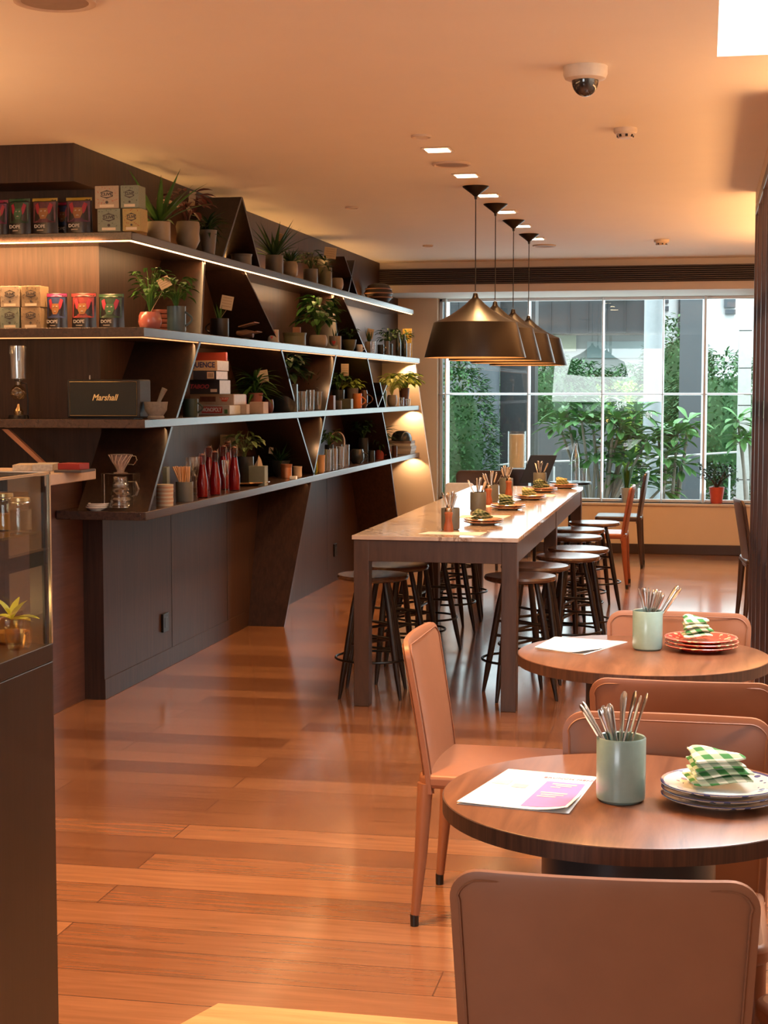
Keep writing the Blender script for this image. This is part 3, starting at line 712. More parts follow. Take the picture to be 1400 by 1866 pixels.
build('backrest', MB().prism(rrect(.13, .11, .03, dy=.70), 1, -.012, .012), WPL, wc, .004); build('seat', MB().prism(rrect(.2, .2, .05, dy=-.2), 2, .43, .45), WPL, wc, .006)
for x in (-.16, .16):
    for y in (-.36, -.02): build('leg', MB().tube([(x, y, .435), (x*1.1, y, 0)], .011, 8), WPL, wc)
build('upright', MB().tube([(-.12, -.02, .44), (-.11, 0, .62)], .010, 8).tube([(.12, -.02, .44), (.11, 0, .62)], .010, 8), WPL, wc)

# ------------------------------------------------------------------ round tables
def make_round(label, x, y, r):
    o = thing('round_table', label, 'table', (x, y, 0))
    build('top', MB().lathe([(0, .7848), (r-.003, .7848), (r-.0005, .7835), (r-.0005, .7495), (0, .7495)], 96), ROUNDTOP, o)
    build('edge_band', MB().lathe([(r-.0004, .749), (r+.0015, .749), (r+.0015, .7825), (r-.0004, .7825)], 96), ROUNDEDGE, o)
    build('pedestal', MB().lathe([(0, 0), (.185, 0), (.185, .749), (0, .749)], 64), mat((.035, .045, .055), .35, .5, .5, 'pedestal_metal'), o)
    return o
make_round('front round walnut table with the white and pink menu, thick edge and drum base', -.145, 3.395, .398)
make_round('second round walnut table with the red plates, behind the front one', -.185, 5.27, .410)

def cup(name, label, loc, r, h, m, group=None):
    t = .005
    prof = [(0, 0), (r-.008, 0), (r-.001, .006), (r, .014), (r, h-.003), (r-.002, h), (r-t, h-.002), (r-t, .010), (0, .010)]
    return single(name, MB().lathe(prof, 40), m, label, 'cup', loc, group=group)
HAND = MB()
def handle_mesh(kind):
    """a piece of cutlery standing on its working end, handle upwards along +z"""
    mb = MB(); pr = []
    if kind == 'knife': prof = [(0, .008, .0014), (.03, .010, .0012), (.085, .009, .0014), (.10, .0055, .0035), (.15, .0065, .0042), (.195, .0085, .0046), (.207, .0075, .004), (.212, .003, .002)]
    else: prof = [(0, .006, .0012), (.02, .018, .002), (.045, .012, .0016), (.06, .0045, .002), (.11, .0045, .002), (.16, .0075, .0022), (.188, .0105, .0024), (.197, .0085, .002), (.202, .003, .0012)]
    vs = []; fs = []; n = 10
    for z, w, t in prof: vs += [(w*math.cos(2*PI*k/n), t*math.sin(2*PI*k/n), z) for k in range(n)]
    for i in range(len(prof)-1):
        for k in range(n): fs.append((i*n+k, i*n+(k+1) % n, (i+1)*n+(k+1) % n, (i+1)*n+k))
    fs += [tuple(range(n))[::-1], tuple(range(len(vs)-n, len(vs)))]
    return mb.add(vs, fs).mesh(kind)
KN = handle_mesh('knife'); SP = handle_mesh('spoon'); KN.materials.append(STEEL); SP.materials.append(STEEL)
def cutlery(kind, base, dx, dy, rz, label, group, s=1):
    """stands in a cup: base on the cup floor, leaning by dx, dy over its length"""
    me = KN if kind == 'knife' else SP
    o = bpy.data.objects.new(kind, me); COL.objects.link(o)
    d = Vector((dx, dy, 1)).normalized(); q = d.to_track_quat('Z', 'Y'); o.rotation_mode = 'QUATERNION'
    o.rotation_quaternion = q @ Euler((0, 0, rz)).to_quaternion(); o.location = base; o.scale = (s, s, s)
    return tag(o, label, 'cutlery', group)
def plate_mesh(r, z=0):
    return MB().lathe([(0, .0), (r*.55, 0), (r*.58, .003), (r*.95, .014), (r, .018), (r-.002, .0205), (r*.93, .018), (r*.60, .0075), (r*.5, .0055), (0, .0055)], 56)
def plate_mat(base, rim, spots, r):
    m, n, l, b = _mat('painted_plate_glaze')
    tc = n.new('ShaderNodeTexCoord'); sp = n.new('ShaderNodeSeparateXYZ'); l.new(tc.outputs['Object'], sp.inputs[0])
    cb_ = n.new('ShaderNodeCombineXYZ'); l.new(sp.outputs[0], cb_.inputs[0]); l.new(sp.outputs[1], cb_.inputs[1])
    ln = n.new('ShaderNodeVectorMath'); ln.operation = 'LENGTH'; l.new(cb_.outputs[0], ln.inputs[0])
    rp = n.new('ShaderNodeValToRGB'); rp.color_ramp.interpolation = 'CONSTANT'
    mr = n.new('ShaderNodeMath'); mr.operation = 'DIVIDE'; mr.inputs[1].default_value = r*1.001; l.new(ln.outputs['Value'], mr.inputs[0]); gz = n.new('ShaderNodeMath'); gz.operation = 'GREATER_THAN'; gz.inputs[1].default_value = .0186; l.new(sp.outputs[2], gz.inputs[0]); gm2 = n.new('ShaderNodeMath'); gm2.operation = 'MULTIPLY'; l.new(mr.outputs[0], gm2.inputs[0]); l.new(gz.outputs[0], gm2.inputs[1]); l.new(gm2.outputs[0], rp.inputs[0])
    e = rp.color_ramp.elements; e[0].position = 0; e[0].color = (*base, 1); e[1].position = .93; e[1].color = (*rim, 1)
    vo = n.new('ShaderNodeTexVoronoi'); vo.inputs['Scale'].default_value = 42; l.new(tc.outputs['Object'], vo.inputs['Vector'])
    lt_ = n.new('ShaderNodeMath'); lt_.operation = 'LESS_THAN'; lt_.inputs[1].default_value = .30; l.new(vo.outputs['Distance'], lt_.inputs[0])
    mk = n.new('ShaderNodeMath'); mk.operation = 'GREATER_THAN'; mk.inputs[1].default_value = .62; l.new(mr.outputs[0], mk.inputs[0])
    ml = n.new('ShaderNodeMath'); ml.operation = 'MULTIPLY'; l.new(lt_.outputs[0], ml.inputs[0]); l.new(mk.outputs[0], ml.inputs[1])
    tp = n.new('ShaderNodeMath'); tp.operation = 'GREATER_THAN'; tp.inputs[1].default_value = .006; l.new(sp.outputs[2], tp.inputs[0])
    m2 = n.new('ShaderNodeMath'); m2.operation = 'MULTIPLY'; l.new(ml.outputs[0], m2.inputs[0]); l.new(tp.outputs[0], m2.inputs[1])
    mx = n.new('ShaderNodeMix'); mx.data_type = 'RGBA'; l.new(m2.outputs[0], mx.inputs['Factor']); l.new(rp.outputs[0], mx.inputs['A']); mx.inputs['B'].default_value = (*spots, 1)
    l.new(mx.outputs['Result'], b.inputs['Base Color']); b.inputs['Roughness'].default_value = .18; b.inputs['Coat Weight'].default_value = .3
    return m
BLUEP = plate_mat((.72, .68, .60), (.05, .06, .16), (.07, .09, .22), .125)
REDP = plate_mat((.60, .07, .045), (.66, .20, .14), (.80, .55, .30), .122)
TERP = plate_mat((.42, .30, .20), (.40, .10, .05), (.30, .09, .05), .112)
def plates(n, x, y, z0, r, m, words, where, step=.0125):
    for k in range(n):
        w = words[k]
        single('plate', plate_mesh(r), m, '%s %s, %s' % (w, where[0], where[1]), 'plate', (x+rnd(-.003, .003), y, z0+k*step), rnd(0, 3), 'plates '+where[1])
def napkin(x, y, z, w, d, h, rz, m, label):
    """folded cloth: soft layers that bulge at the folds"""
    mb = MB(); L_ = 4
    for k in range(L_):
        nx, ny = 12, 8; vs = []; fs = []
        sx, sy = w*(1-.06*k+.03*math.sin(k*2.3)), d*(1-.07*k)
        for side in (0, 1):
            for j in range(ny+1):
                for i in range(nx+1):
                    u, v = -1+2*i/nx, -1+2*j/ny
                    e = (1-abs(u)**6)*(1-abs(v)**6)
                    zc = h/L_*(k+.5)+.004*math.sin(u*2.5+k)+.010*k/L_*math.cos(v*2+u*1.5)
                    vs.append((u*sx/2+.006*math.sin(k*1.9), v*sy/2, zc+(1 if side else -1)*(h/L_*.5)*(.25+.75*e**.4)))
        N = (nx+1)*(ny+1)
        for j in range(ny):
            for i in range(nx):
                a = j*(nx+1)+i; fs += [(a, a+nx+1, a+nx+2, a+1), (N+a, N+a+1, N+a+nx+2, N+a+nx+1)]
        for j in range(ny):
            a = j*(nx+1); fs.append((a, N+a, N+a+nx+1, a+nx+1)); a += nx; fs.append((a, a+nx+1, N+a+nx+1, N+a))
        for i in range(nx):
            fs.append((i, i+1, N+i+1, N+i)); a = ny*(nx+1)+i; fs.append((a, N+a, N+a+1, a+1))
        mb.add(vs, fs)
    zmin = min(v[2] for v in mb.v); mb.v = [(a, b_, c-zmin) for a, b_, c in mb.v]
    return single('napkin', mb, m, label, 'napkin', (x, y, z), rz)
GING = checker_mat('green_gingham', (.82, .88, .74), (.06, .26, .07), 24)
GINGD = checker_mat('dark_gingham', (.34, .36, .20), (.03, .07, .02), 40)
GINGY = checker_mat('yellow_gingham', (.62, .56, .30), (.18, .22, .05), 40)
# front round table
ORD = ['first', 'second', 'third', 'fourth', 'fifth', 'sixth', 'seventh', 'eighth', 'ninth', 'tenth', 'eleventh', 'twelfth']
LR = [o_+' from the left' for o_ in ORD]; RL = [o_+' from the right' for o_ in ORD]
ZT = .785
cup('cutlery_cup', 'grey-green ceramic cup of cutlery on the front round table', (-.160, 3.352, ZT), .0520, .137, CELADON)
cx_, cy_ = -.160, 3.352; zb = ZT+.0105
for k, (bx, dx, dy, kind) in enumerate(((.030, -.62, .0, 'knife'), (.028, -.58, .10, 'knife'), (.020, -.36, -.05, 'knife'), (.015, -.30, .10, 'knife'), (.012, -.26, -.08, 'knife'), (.010, -.20, .12, 'knife'), (.004, -.13, -.05, 'knife'))):
    cutlery(kind, (cx_+bx, cy_-.02*dy, zb+.001), dx, dy, k*.5, 'steel knife, %s, leaning left in the cup on the front round table' % LR[k], 'knives in the cup on the front round table', .92 if k > 1 else 1.05)
for k, (bx, dx, dy) in enumerate(((-.008, .06, -.08), (-.02, .22, .05), (-.018, .27, -.1), (-.012, .30, .08))):
    cutlery('spoon', (cx_+bx, cy_+.0, zb+.001), dx, dy, .25-.1*k, 'steel spoon, %s, handle up in the cup on the front round table' % LR[k], 'spoons in the cup on the front round table', 1.12)
PX_, PY_ = .046, 3.375
plates(3, PX_, PY_, ZT, .125, BLUEP, ('bottom white plate', 'middle white plate', 'top white blue-rimmed plate'), ('of three stacked', 'on the front round table'))
napkin(.040, 3.385, ZT+.040, .125, .105, .060, .25, GING, 'green and white checked napkin folded on the stack of white plates')
# second round table
cup('cutlery_cup', 'grey-green ceramic cup of cutlery on the second round table', (-.173, 5.36, ZT), .0500, .132, CELADON)
for k, (bx, dx, dy) in enumerate(((.015, -.24, .0), (.012, -.17, .08), (.010, -.12, -.08), (.004, -.06, .1), (.0, .02, -.05))):
    cutlery('spoon', (-.173+bx, 5.36, ZT+.0115), dx, dy, k*.4, 'steel spoon, %s, handle up in the cup on the second round table' % LR[k], 'spoons in the cup on the second round table', .98)
for k, (bx, dx, dy) in enumerate(((-.022, .66, .0), (-.024, .60, .10), (-.02, .40, -.08), (-.02, .34, .1), (-.018, .28, -.05), (-.014, .22, .08), (-.01, .15, -.1))):
    cutlery('knife', (-.173+bx, 5.36, ZT+.0115), dx, dy, k*.7, 'steel knife, %s, leaning right in the cup on the second round table' % RL[k], 'knives in the cup on the second round table', 1.12 if k < 2 else .92)
plates(3, .004, 5.385, ZT, .122, REDP, ('bottom red plate', 'middle red plate', 'top red plate with pale painted flowers'), ('of three stacked', 'on the second round table'))
napkin(-.012, 5.39, ZT+.040, .095, .09, .062, .15, GING, 'green and white checked napkin folded on the stack of red plates')
# menus
def menu(label, cs, z, printed=True):
    C_ = sum((Vector(c) for c in cs), Vector((0, 0)))/4
    o = thing('menu', label, 'menu', (C_.x, C_.y, z))
    q = [Vector(c)-C_ for c in cs]            # near-left, far-left, far-right, near-right
    def B(u, v, h=0): p_ = q[0]*(1-u)*(1-v)+q[3]*u*(1-v)+q[1]*(1-u)*v+q[2]*u*v; return (p_.x, p_.y, h)
    def sheet(lift, z0, s=1, dx=0):
        n = 12; vs = []; fs = []
        for side in (0, .0007):
            for j in range(n+1):
                for i in range(n+1):
                    u, v = i/n, j/n
                    h = z0+side+lift*(max(0, u-.62)/.38)**2*(max(0, .5-v)/.5)**1.2+lift*.25*(1-u)**3*(1-v)
                    x_, y_, _ = B(u*s+dx, v*s); vs.append((x_, y_, h))
        N = (n+1)**2
        for j in range(n):
            for i in range(n): a = j*(n+1)+i; fs += [(a, a+n+1, a+n+2, a+1), (N+a, N+a+1, N+a+n+2, N+a+n+1)]
        for i in range(n):
            for a, b_ in ((i, i+1), (n*(n+1)+i+1, n*(n+1)+i), ((i+1)*(n+1), i*(n+1)), (i*(n+1)+n, (i+1)*(n+1)+n)): fs.append((a, b_, N+b_, N+a))
        return MB().add(vs, fs)
    build('back_sheet', sheet(.001, .0002), PAPER, o); build('front_sheet', sheet(.012, .0022, .985), PAPER, o)
    if printed:
        def patch(nm, u0, v0, u1, v1, m, up=.0006):
            n = 8; vs = []; fs = []
            for j in range(n+1):
                for i in range(n+1):
                    u, v = u0+(u1-u0)*i/n, v0+(v1-v0)*j/n; su_, sv = u/.985, v/.985
                    h = .0022+.0007+up+.012*(max(0, su_-.62)/.38)**2*(max(0, .5-sv)/.5)**1.2+.003*(1-su_)**3*(1-sv)
                    vs.append(B(u, v, h))
            for j in range(n):
                for i in range(n): a = j*(n+1)+i; fs.append((a, a+1, a+n+2, a+n+1))
            return build(nm, MB().add(vs, fs), m, o)
        PINK = mat((.78, .22, .52), .7, name='pink_print', var=.03); PEACH = mat((.85, .52, .50), .7); ROSE = mat((.62, .20, .28), .7)
        patch('pink_panel', .55, .06, .95, .74, PINK)
        for (u0, v0, u1, v1) in ((.63, .66, .88, .695), (.68, .62, .84, .645), (.60, .42, .86, .45), (.62, .37, .84, .395), (.60, .32, .78, .345), (.64, .58, .74, .60)): patch('print_line', u0, v0, u1, v1, PEACH, .0010)
        patch('small_print_panel', .27, .50, .42, .60, mat((.80, .42, .46), .7)); patch('small_print_panel', .05, .55, .22, .68, mat((.80, .84, .52), .7))
        me = text_mesh('BRUNCH MENU', .017, .0002)
        ux = (q[3]-q[0]).normalized(); vy = (q[1]-q[0]).normalized(); c_ = B(.76, .84, .0036)
        M_ = Matrix(((ux.x, vy.x, 0, c_[0]), (ux.y, vy.y, 0, c_[1]), (0, 0, 1, c_[2]), (0, 0, 0, 1))); me.transform(M_); me.materials.clear(); me.materials.append(ROSE)
        build('lettering', me, ROSE, o)
    return o
menu('white menu sheet with a pink panel on the front round table', ((-.496, 3.250), (-.424, 3.575), (-.222, 3.540), (-.258, 3.215)), ZT)
menu('plain white menu sheet overhanging the left of the second round table', ((-.545, 5.30), (-.50, 5.56), (-.245, 5.50), (-.37, 5.20)), ZT, False)

# ------------------------------------------------------------------ things on the long table
for i, (x, y, w) in enumerate(((-1.335, 8.49, 'nearest'), (-1.375, 9.86, 'second'), (-1.40, 10.68, 'third'), (-1.40, 11.50, 'fourth'), (-1.235, 12.30, 'farthest'))):
    cup('cutlery_cup', 'grey ceramic cutlery cup, %s along the long marble table' % w, (x, y, TH), .050, .118, GREYCUP)
    for k in range(7):
        a = k*.9+i; lean = .14+.10*(k % 3)
        bx, by = -.02*math.cos(a), -.02*math.sin(a)
        cutlery('spoon' if k % 2 else 'knife', (x+bx, y+by, TH+.0112), lean*math.cos(a)*1.5, lean*math.sin(a), a, 'steel %s handle, %s in the %s cup along the long marble table' % ('spoon' if k % 2 else 'knife', ORD[k], w), 'cutlery in the %s cup of the long table' % w, .95)
GRIND = wood('red_grinder_wood', (.24, .06, .025), (.38, .11, .045), rough=.3, grain=(6, 6, 1), scale=8)
def grinder(x, y, label):
    o = thing('pepper_grinder', label, 'pepper grinder', (x, y, TH))
    build('body', MB().lathe([(0, 0), (.027, 0), (.028, .008), (.024, .035), (.018, .062), (.020, .085), (.024, .098), (.020, .106), (0, .106)], 24), GRIND, o)
    build('cap', MB().lathe([(0, .106), (.018, .106), (.020, .115), (.016, .126), (.006, .130), (.007, .138), (.004, .145), (0, .146)], 20), mat((.55, .42, .30), .25, 1), o)
grinder(-1.325, 8.36, 'red-brown wooden pepper grinder in front of the nearest cutlery cup')
grinder(-1.385, 10.42, 'red-brown wooden pepper grinder near the third cutlery cup'); grinder(-1.36, 11.33, 'red-brown wooden pepper grinder near the fourth cutlery cup')
for i, (x, y, w, gm_) in enumerate(((-1.205, 8.86, 'nearest', GINGD), (-1.205, 10.0, 'second', GINGD), (-1.165, 10.95, 'third', GINGY), (-1.165, 11.80, 'fourth', GINGD), (-1.05, 12.28, 'farthest', GINGY))):
    for k in range(2): single('plate', plate_mesh(.112), TERP, '%s red-rimmed plate of the %s pair along the long table' % (('lower', 'upper')[k], w), 'plate', (x, y, TH+k*.0125), rnd(0, 3), 'red-rimmed plates on the long table')
    napkin(x-.012, y, TH+.026, .10, .095, .045+.012*(i % 2), rnd(-.5, .5), gm_, 'crumpled checked napkin on the %s pair of plates along the long table' % w)
def paper(cs, label, z=TH):
    C_ = sum((Vector(c) for c in cs), Vector((0, 0)))/4
    return single('paper_menu', MB().prism([tuple(Vector(c)-C_) for c in cs], 2, 0, .0012), PAPER, label, 'menu', (C_.x, C_.y, z))
for cs, w in ((((-1.46, 8.20), (-1.13, 8.16), (-1.12, 8.36), (-1.43, 8.33)), 'nearest on the long table, in front of the grinder'), (((-1.42, 9.30), (-1.15, 9.28), (-1.13, 9.52), (-1.42, 9.50)), 'between the first and second plates of the long table'),
              (((-1.44, 10.2), (-1.36, 10.16), (-1.30, 10.33), (-1.46, 10.36)), 'small and pale beside the second cup of the long table'), (((-1.30, 11.3), (-1.04, 11.28), (-1.03, 11.5), (-1.30, 11.5)), 'toward the far end of the long table')):
    paper(cs, 'pale paper menu %s' % w)

# ------------------------------------------------------------------ far end by the window
p = at(1040, 878, 1, 15.3); sd = thing('side_table', 'small round dark side table by the far window', 'table', (p.x, 15.3, 0))
zt = p.z
build('top', MB().lathe([(0, zt), (.20, zt), (.20, zt-.02), (0, zt-.02)], 32), BLACKM, sd); build('stem', MB().cyl(.02, .02, .02, zt-.02, 12), BLACKM, sd); build('base', MB().cyl(.16, .15, 0, .02, 28), BLACKM, sd)
bt = MB().lathe([(0, 0), (.036, 0), (.038, .01), (.038, .22), (.030, .27), (.016, .31), (.016, .37), (.014, .37), (.014, .31), (.028, .268), (.035, .22), (.035, .012), (0, .012)], 24)
p = at(1049, 868, 1, 15.3); single('glass_bottle', bt, GLASSC, 'clear glass bottle on the small dark table by the far window', 'bottle', (p.x, 15.28, zt))
def tumbler(name, r, h, t=.003): return MB().lathe([(0, 0), (r*.88, 0), (r, h), (r-t, h), (r*.88-t, .008), (0, .008)], 24)
p = at(1063, 868, 1, 15.3); single('drinking_glass', tumbler('g', .036, .13), GLASSC, 'clear drinking glass beside the bottle on the small dark table', 'glass', (p.x, 15.28, zt))
# black reading stand and pale lantern beyond the table
p = at(975, 876, 1, 13.6); ms = thing('menu_stand', 'black tilted menu stand beyond the far end of the long table', 'stand', (p.x-.0, 13.6, 0))
z_ = p.z
build('panel', MB().prism([(-.13, z_-.02), (.10, z_-.02), (.19, z_+.22), (-.04, z_+.22)], 1, -.006, .006), BLACK, ms, .002); build('post', MB().cyl(.015, .015, .02, z_, 12), BLACKM, ms); build('base', MB().cyl(.16, .16, 0, .02, 28), BLACKM, ms)
p = at(942, 852, 1, 15.75); ln = thing('lantern', 'pale cylindrical lantern glowing on a dark stand by the far window', 'lantern', (p.x, 15.75, 0))
build('shade', MB().lathe([(0, p.z), (.075, p.z), (.075, p.z+.33), (0, p.z+.33)], 32), mat((.72, .60, .38), .5, emit=(1, .66, .30), estr=.08), ln)
build('glass', MB().lathe([(.088, p.z-.01), (.088, p.z+.36)], 32), GLASSC, ln); build('stand', MB().box(-.13, -.13, 0, .13, .13, p.z-.011), WENGE, ln, .004)
# plants on the sill
def sillpot(px, w, h, m, label, name='potted_plant', y=YF+.075):
    p = at(px, 915, 1, y); o = thing(name, label, 'potted plant', (p.x, y, wz0))
    build('pot', MB().lathe([(0, 0), (w*.36, 0), (w*.5, h), (w*.46, h), (w*.44, h-.015), (0, h-.015)], 32), m, o); build('soil', MB().cyl(w*.43, w*.43, h-.0149, h-.010, 20), SOIL, o)
    return o
jp = sillpot(1306, .155, .165, mat((.60, .09, .05), .4, name='red_glaze'), 'small jade tree in a red pot on the window sill')
jb = MB(); jl = MB()
for k in range(7):
    a = k*.9; e = Vector((.13*math.cos(a), .05*math.sin(a), .30+.03*math.sin(k*2.2))); jb.tube([(0, 0, .15), (e.x*.3, e.y*.3, .22), tuple(e)], [.010, .008, .004], 6)
    for q in range(26): c_ = e+Vector((rnd(-.07, .07), rnd(-.05, .05), rnd(-.07, .08))); jl.leaf(c_, (rnd(-1, 1), rnd(-1, 1), rnd(-.3, 1)), .045, .026, .3, 3, 'ovate')
build('stems', jb, mat((.06, .04, .03), .8), jp); build('foliage', jl, LEAFD, jp)
sp_ = sillpot(1142, .125, .15, mat((.42, .44, .43), .5), 'snake plant in a pale grey pot on the window sill behind the chairs')
sl = MB()
for k in range(12): a = k*2.4; sl.leaf((.02*math.cos(a), .015*math.sin(a), .13), (.22*math.cos(a), .1*math.sin(a), 1), rnd(.22, .36), .03, .05, 6, 'strap')
build('foliage', sl, LEAFG, sp_)

# ------------------------------------------------------------------ wooden screen at the right
sx = .30; SCW = wood('red_brown_screen_wood', (.028, .011, .007), (.060, .025, .015), rough=.4, grain=(9, 9, .5), scale=5)
ws = thing('wooden_screen', 'dark red-brown wooden post screen along the right edge', 'screen', (sx, 8.6, 0))
for y in (6.9, 7.6, 8.3, 9.0, 9.7, 10.3): build('post', MB().box(-.0, y-8.6-.03, 0, .10, y-8.6+.03, 2.80), SCW, ws, .003)
build('top_rail', MB().box(0, -1.73, 2.74, .10, 1.73, 2.80), SCW, ws, .003); build('low_rail', MB().box(.02, -1.73, .70, .08, 1.73, .78), SCW, ws, .003)
build('header', MB().box(.0, -1.73, 2.80, .10, 1.73, ZC), WALLP, ws)
build('grey_band', MB().box(.03, -1.70, 2.08, .036, 1.70, 2.20), mat((.50, .56, .60), .4), ws, label='pale grey band')
build('green_band', MB().box(.02, -1.70, 1.50, .026, 1.70, 1.595), mat((.20, .48, .26), .5), ws, label='green band')
tt = thing('cafe_table', 'dark table behind the wooden screen with a lit candle', 'table', (1.0, 11.35, 0))
build('top', MB().box(-.36, -.4, .72, .36, .4, .76), WENGE, tt, .004); build('pedestal', MB().cyl(.06, .06, .02, .72, 20), BLACKM, tt); build('base', MB().cyl(.22, .22, 0, .02, 28), BLACKM, tt)
# ------------------------------------------------------------------ bar counter and display case at the left
bc = thing('bar_counter', 'brown bar counter with a pale worktop left of the shelves', 'counter', (-3.23, 6.4, 0))
build('front_panel', MB().box(-.75, -2.2, 0, 0, YC-6.4-.002, 1.208), wood('brown_counter_veneer', (.075, .035, .028), (.12, .058, .046), rough=.4, grain=(9, .6, 9), scale=4), bc, .003)
build('worktop', MB().box(-1.3, -2.2, 1.210, .26, 7.50-6.4, 1.262), mat((.50, .40, .33), .4, name='pale_worktop'), bc, .004)
GLASSE = glass_mat('display_glass', (.90, .93, .92), 1.5)
dc = thing('display_case', 'glass display case on a dark cabinet at the left edge', 'display case', (-1.6, 3.735, 0))
ZG, ZTOP = 1.016, 1.448
CABM = wood('black_brown_laminate', (.005, .003, .002), (.014, .007, .0045), rough=.35, grain=(9, 9, .5), scale=5)
build('cabinet', MB().box(-.8, -1.9, 0, 0, 0, ZG-.045), CABM, dc, .003); build('plinth_top', MB().box(-.8, -1.9, ZG-.0445, .0, .0, ZG), CABM, dc, .002)
fr = MB()
for (x0, y0) in ((-.008, -.008), (-.8, -.008), (-.8, -1.9), (-.008, -1.9)): fr.box(x0, y0, ZG, x0+.008, y0+.008, ZTOP)
fr.box(-.8, -.008, ZTOP-.006, 0, 0, ZTOP).box(-.8, -1.9, ZTOP-.006, 0, -1.892, ZTOP).box(-.008, -1.9, ZTOP-.006, 0, 0, ZTOP)
build('edge_trim', fr, mat((.70, .58, .45), .25, .9), dc)
build('inner_frame', MB().box(-.05, -.022, ZG, -.012, -.010, ZTOP-.01).box(-.8, -.022, ZTOP-.05, -.012, -.010, ZTOP-.01), BLACK, dc)
build('glass', MB().box(-.003, -1.89, ZG, -.001, -.008, ZTOP-.006), GLASSE, dc); build('glass', MB().box(-.79, -.004, ZG, -.008, -.002, ZTOP-.006), GLASSE, dc); build('glass', MB().box(-.8, -1.9, ZTOP-.004, 0, 0, ZTOP-.001), GLASSE, dc)
zs = at(60, 963, 0, -1.66).z
build('glass_shelf', MB().box(-.78, -1.88, zs-.006, -.02, -.03, zs), glass_mat('shelf_glass', (.82, .88, .84), 1.9), dc)
build('back_board', MB().box(-.80, -1.89, ZG, -.79, -.03, ZTOP-.01), mat((.16, .13, .11), .6), dc)
spot('case_lamp', (-1.72, 3.3, ZTOP-.03), 3.5, (1, .55, .2), 150, .6, .02); point('case_lamp', (-1.72, 3.52, 1.10), .5, (1, .58, .22), .03)
JAR = glass_mat('jar_glass', (.95, .85, .66), 1.6)
def jar(px, py, X, r, h, label, fill, fc, zb_):
    p = at(px, py, 0, X); o = thing('glass_jar', label, 'jar', (X, p.y, zb_))
    build('glass', MB().lathe([(0, 0), (r, 0), (r, h*.78), (r*.75, h*.86), (r*.75, h), (r*.72, h)], 24), JAR, o); build('contents', MB().cyl(r*.9, r*.88, .004, h*fill, 20), fc, o)
    build('clip_lid', MB().cyl(r*.80, r*.78, h, h+.008, 20), mat((.60, .42, .22), .3, .8), o)
    build('rim_ring', MB().tube([(r*.8*math.cos(t*PI/10), r*.8*math.sin(t*PI/10), h*.95) for t in range(20)], .0025, 6, closed=True), STEEL, o)
jar(10, 960, -1.70, .026, .085, 'glass jar with golden contents on the upper shelf of the display case', .5, mat((.75, .40, .08), .5), zs)
jar(38, 955, -1.66, .030, .075, 'wider dark-filled glass jar on the upper shelf of the display case', .7, mat((.05, .035, .03), .5), zs)
p = at(22, 1150, 0, -1.70); gb = thing('glass_planter', 'glass bowl with a bright yellow-green leafy cutting in the display case', 'potted plant', (-1.70, p.y, ZG))
build('bowl', MB().lathe([(0, 0), (.035, .0), (.050, .03), (.048, .065), (.046, .065), (.047, .03), (.03, .004), (0, .004)], 28), JAR, gb); build('pebbles', MB().lathe([(0, .005), (.030, .005), (.044, .03), (0, .036)], 16), mat((.5, .30, .14), .6, var=.6, scale=90, bump=1), gb)
lb = MB()
for k, (dx, dz, L_) in enumerate(((.9, .35, .085), (.5, .8, .07), (-.4, .7, .07), (.8, .1, .07), (-.8, .3, .06), (.15, 1, .06))): lb.leaf((0, 0, .06), (dx, -.2+.1*k, dz), L_, .032, .5, 6, 'ovate')
build('foliage', lb, mat((.62, .60, .05), .45), gb)
p = at(62, 1165, 0, -1.655)
single('glass_bowl', MB().lathe([(0, 0), (.024, 0), (.033, .02), (.034, .055), (.032, .055), (.031, .02), (.022, .004), (0, .004)], 24), JAR, 'small glass bowl beside the leafy cutting in the display case', 'bowl', (-1.645, 3.63, ZG))
# on the worktop
WTZ = 1.262
def sheetbox(name, label, cat, px0, px1, py, Y, h, dpt, m, rz=0, tilt=0):
    a = at(px0, py, 1, Y); b_ = at(px1, py, 1, Y); w = b_.x-a.x
    o = single(name, MB().box(-w/2, 0, 0, w/2, dpt, h), m, label, cat, ((a.x+b_.x)/2, Y, WTZ), rz, bevel=.002); return o
MAG = mat((.42, .36, .28), .5, var=.5, scale=60)
sheetbox('magazine', 'leaflet with a dark cover fanned on the bar worktop, left of the pair', 'magazine', 24, 58, 858, 7.2, .030, .2, MAG, .25); sheetbox('magazine', 'leaflet with a dark cover fanned on the bar worktop, right of the pair', 'magazine', 60, 95, 858, 7.2, .034, .2, mat((.36, .34, .30), .5, var=.5, scale=70), .25)
sheetbox('notebook', 'dark flat notebook on the worktop under the red box', 'book', 98, 148, 858, 7.1, .012, .18, mat((.05, .04, .04), .5)); 
a = at(125, 850, 1, 7.14); single('red_box', MB().box(-.058, 0, 0, .058, .10, .030), mat((.26, .015, .015), .4), 'small red and dark box lying on the notebook on the bar', 'box', (a.x, 7.14, WTZ+.0122), -.1, bevel=.002)
# slanted wooden board at the far left
a = at(3, 782, 1, 7.62); b_ = at(78, 850, 1, 7.62)
single('leaning_board', MB().prism([(a.x-b_.x, a.z-WTZ), (a.x-b_.x+.035, a.z-WTZ), (.03, 0), (-.0, 0)], 1, 0, .03), mat((.32, .14, .07), .4), 'slanting wooden edge board between shelf and bar at the left edge', 'board', (b_.x, 7.62, WTZ))

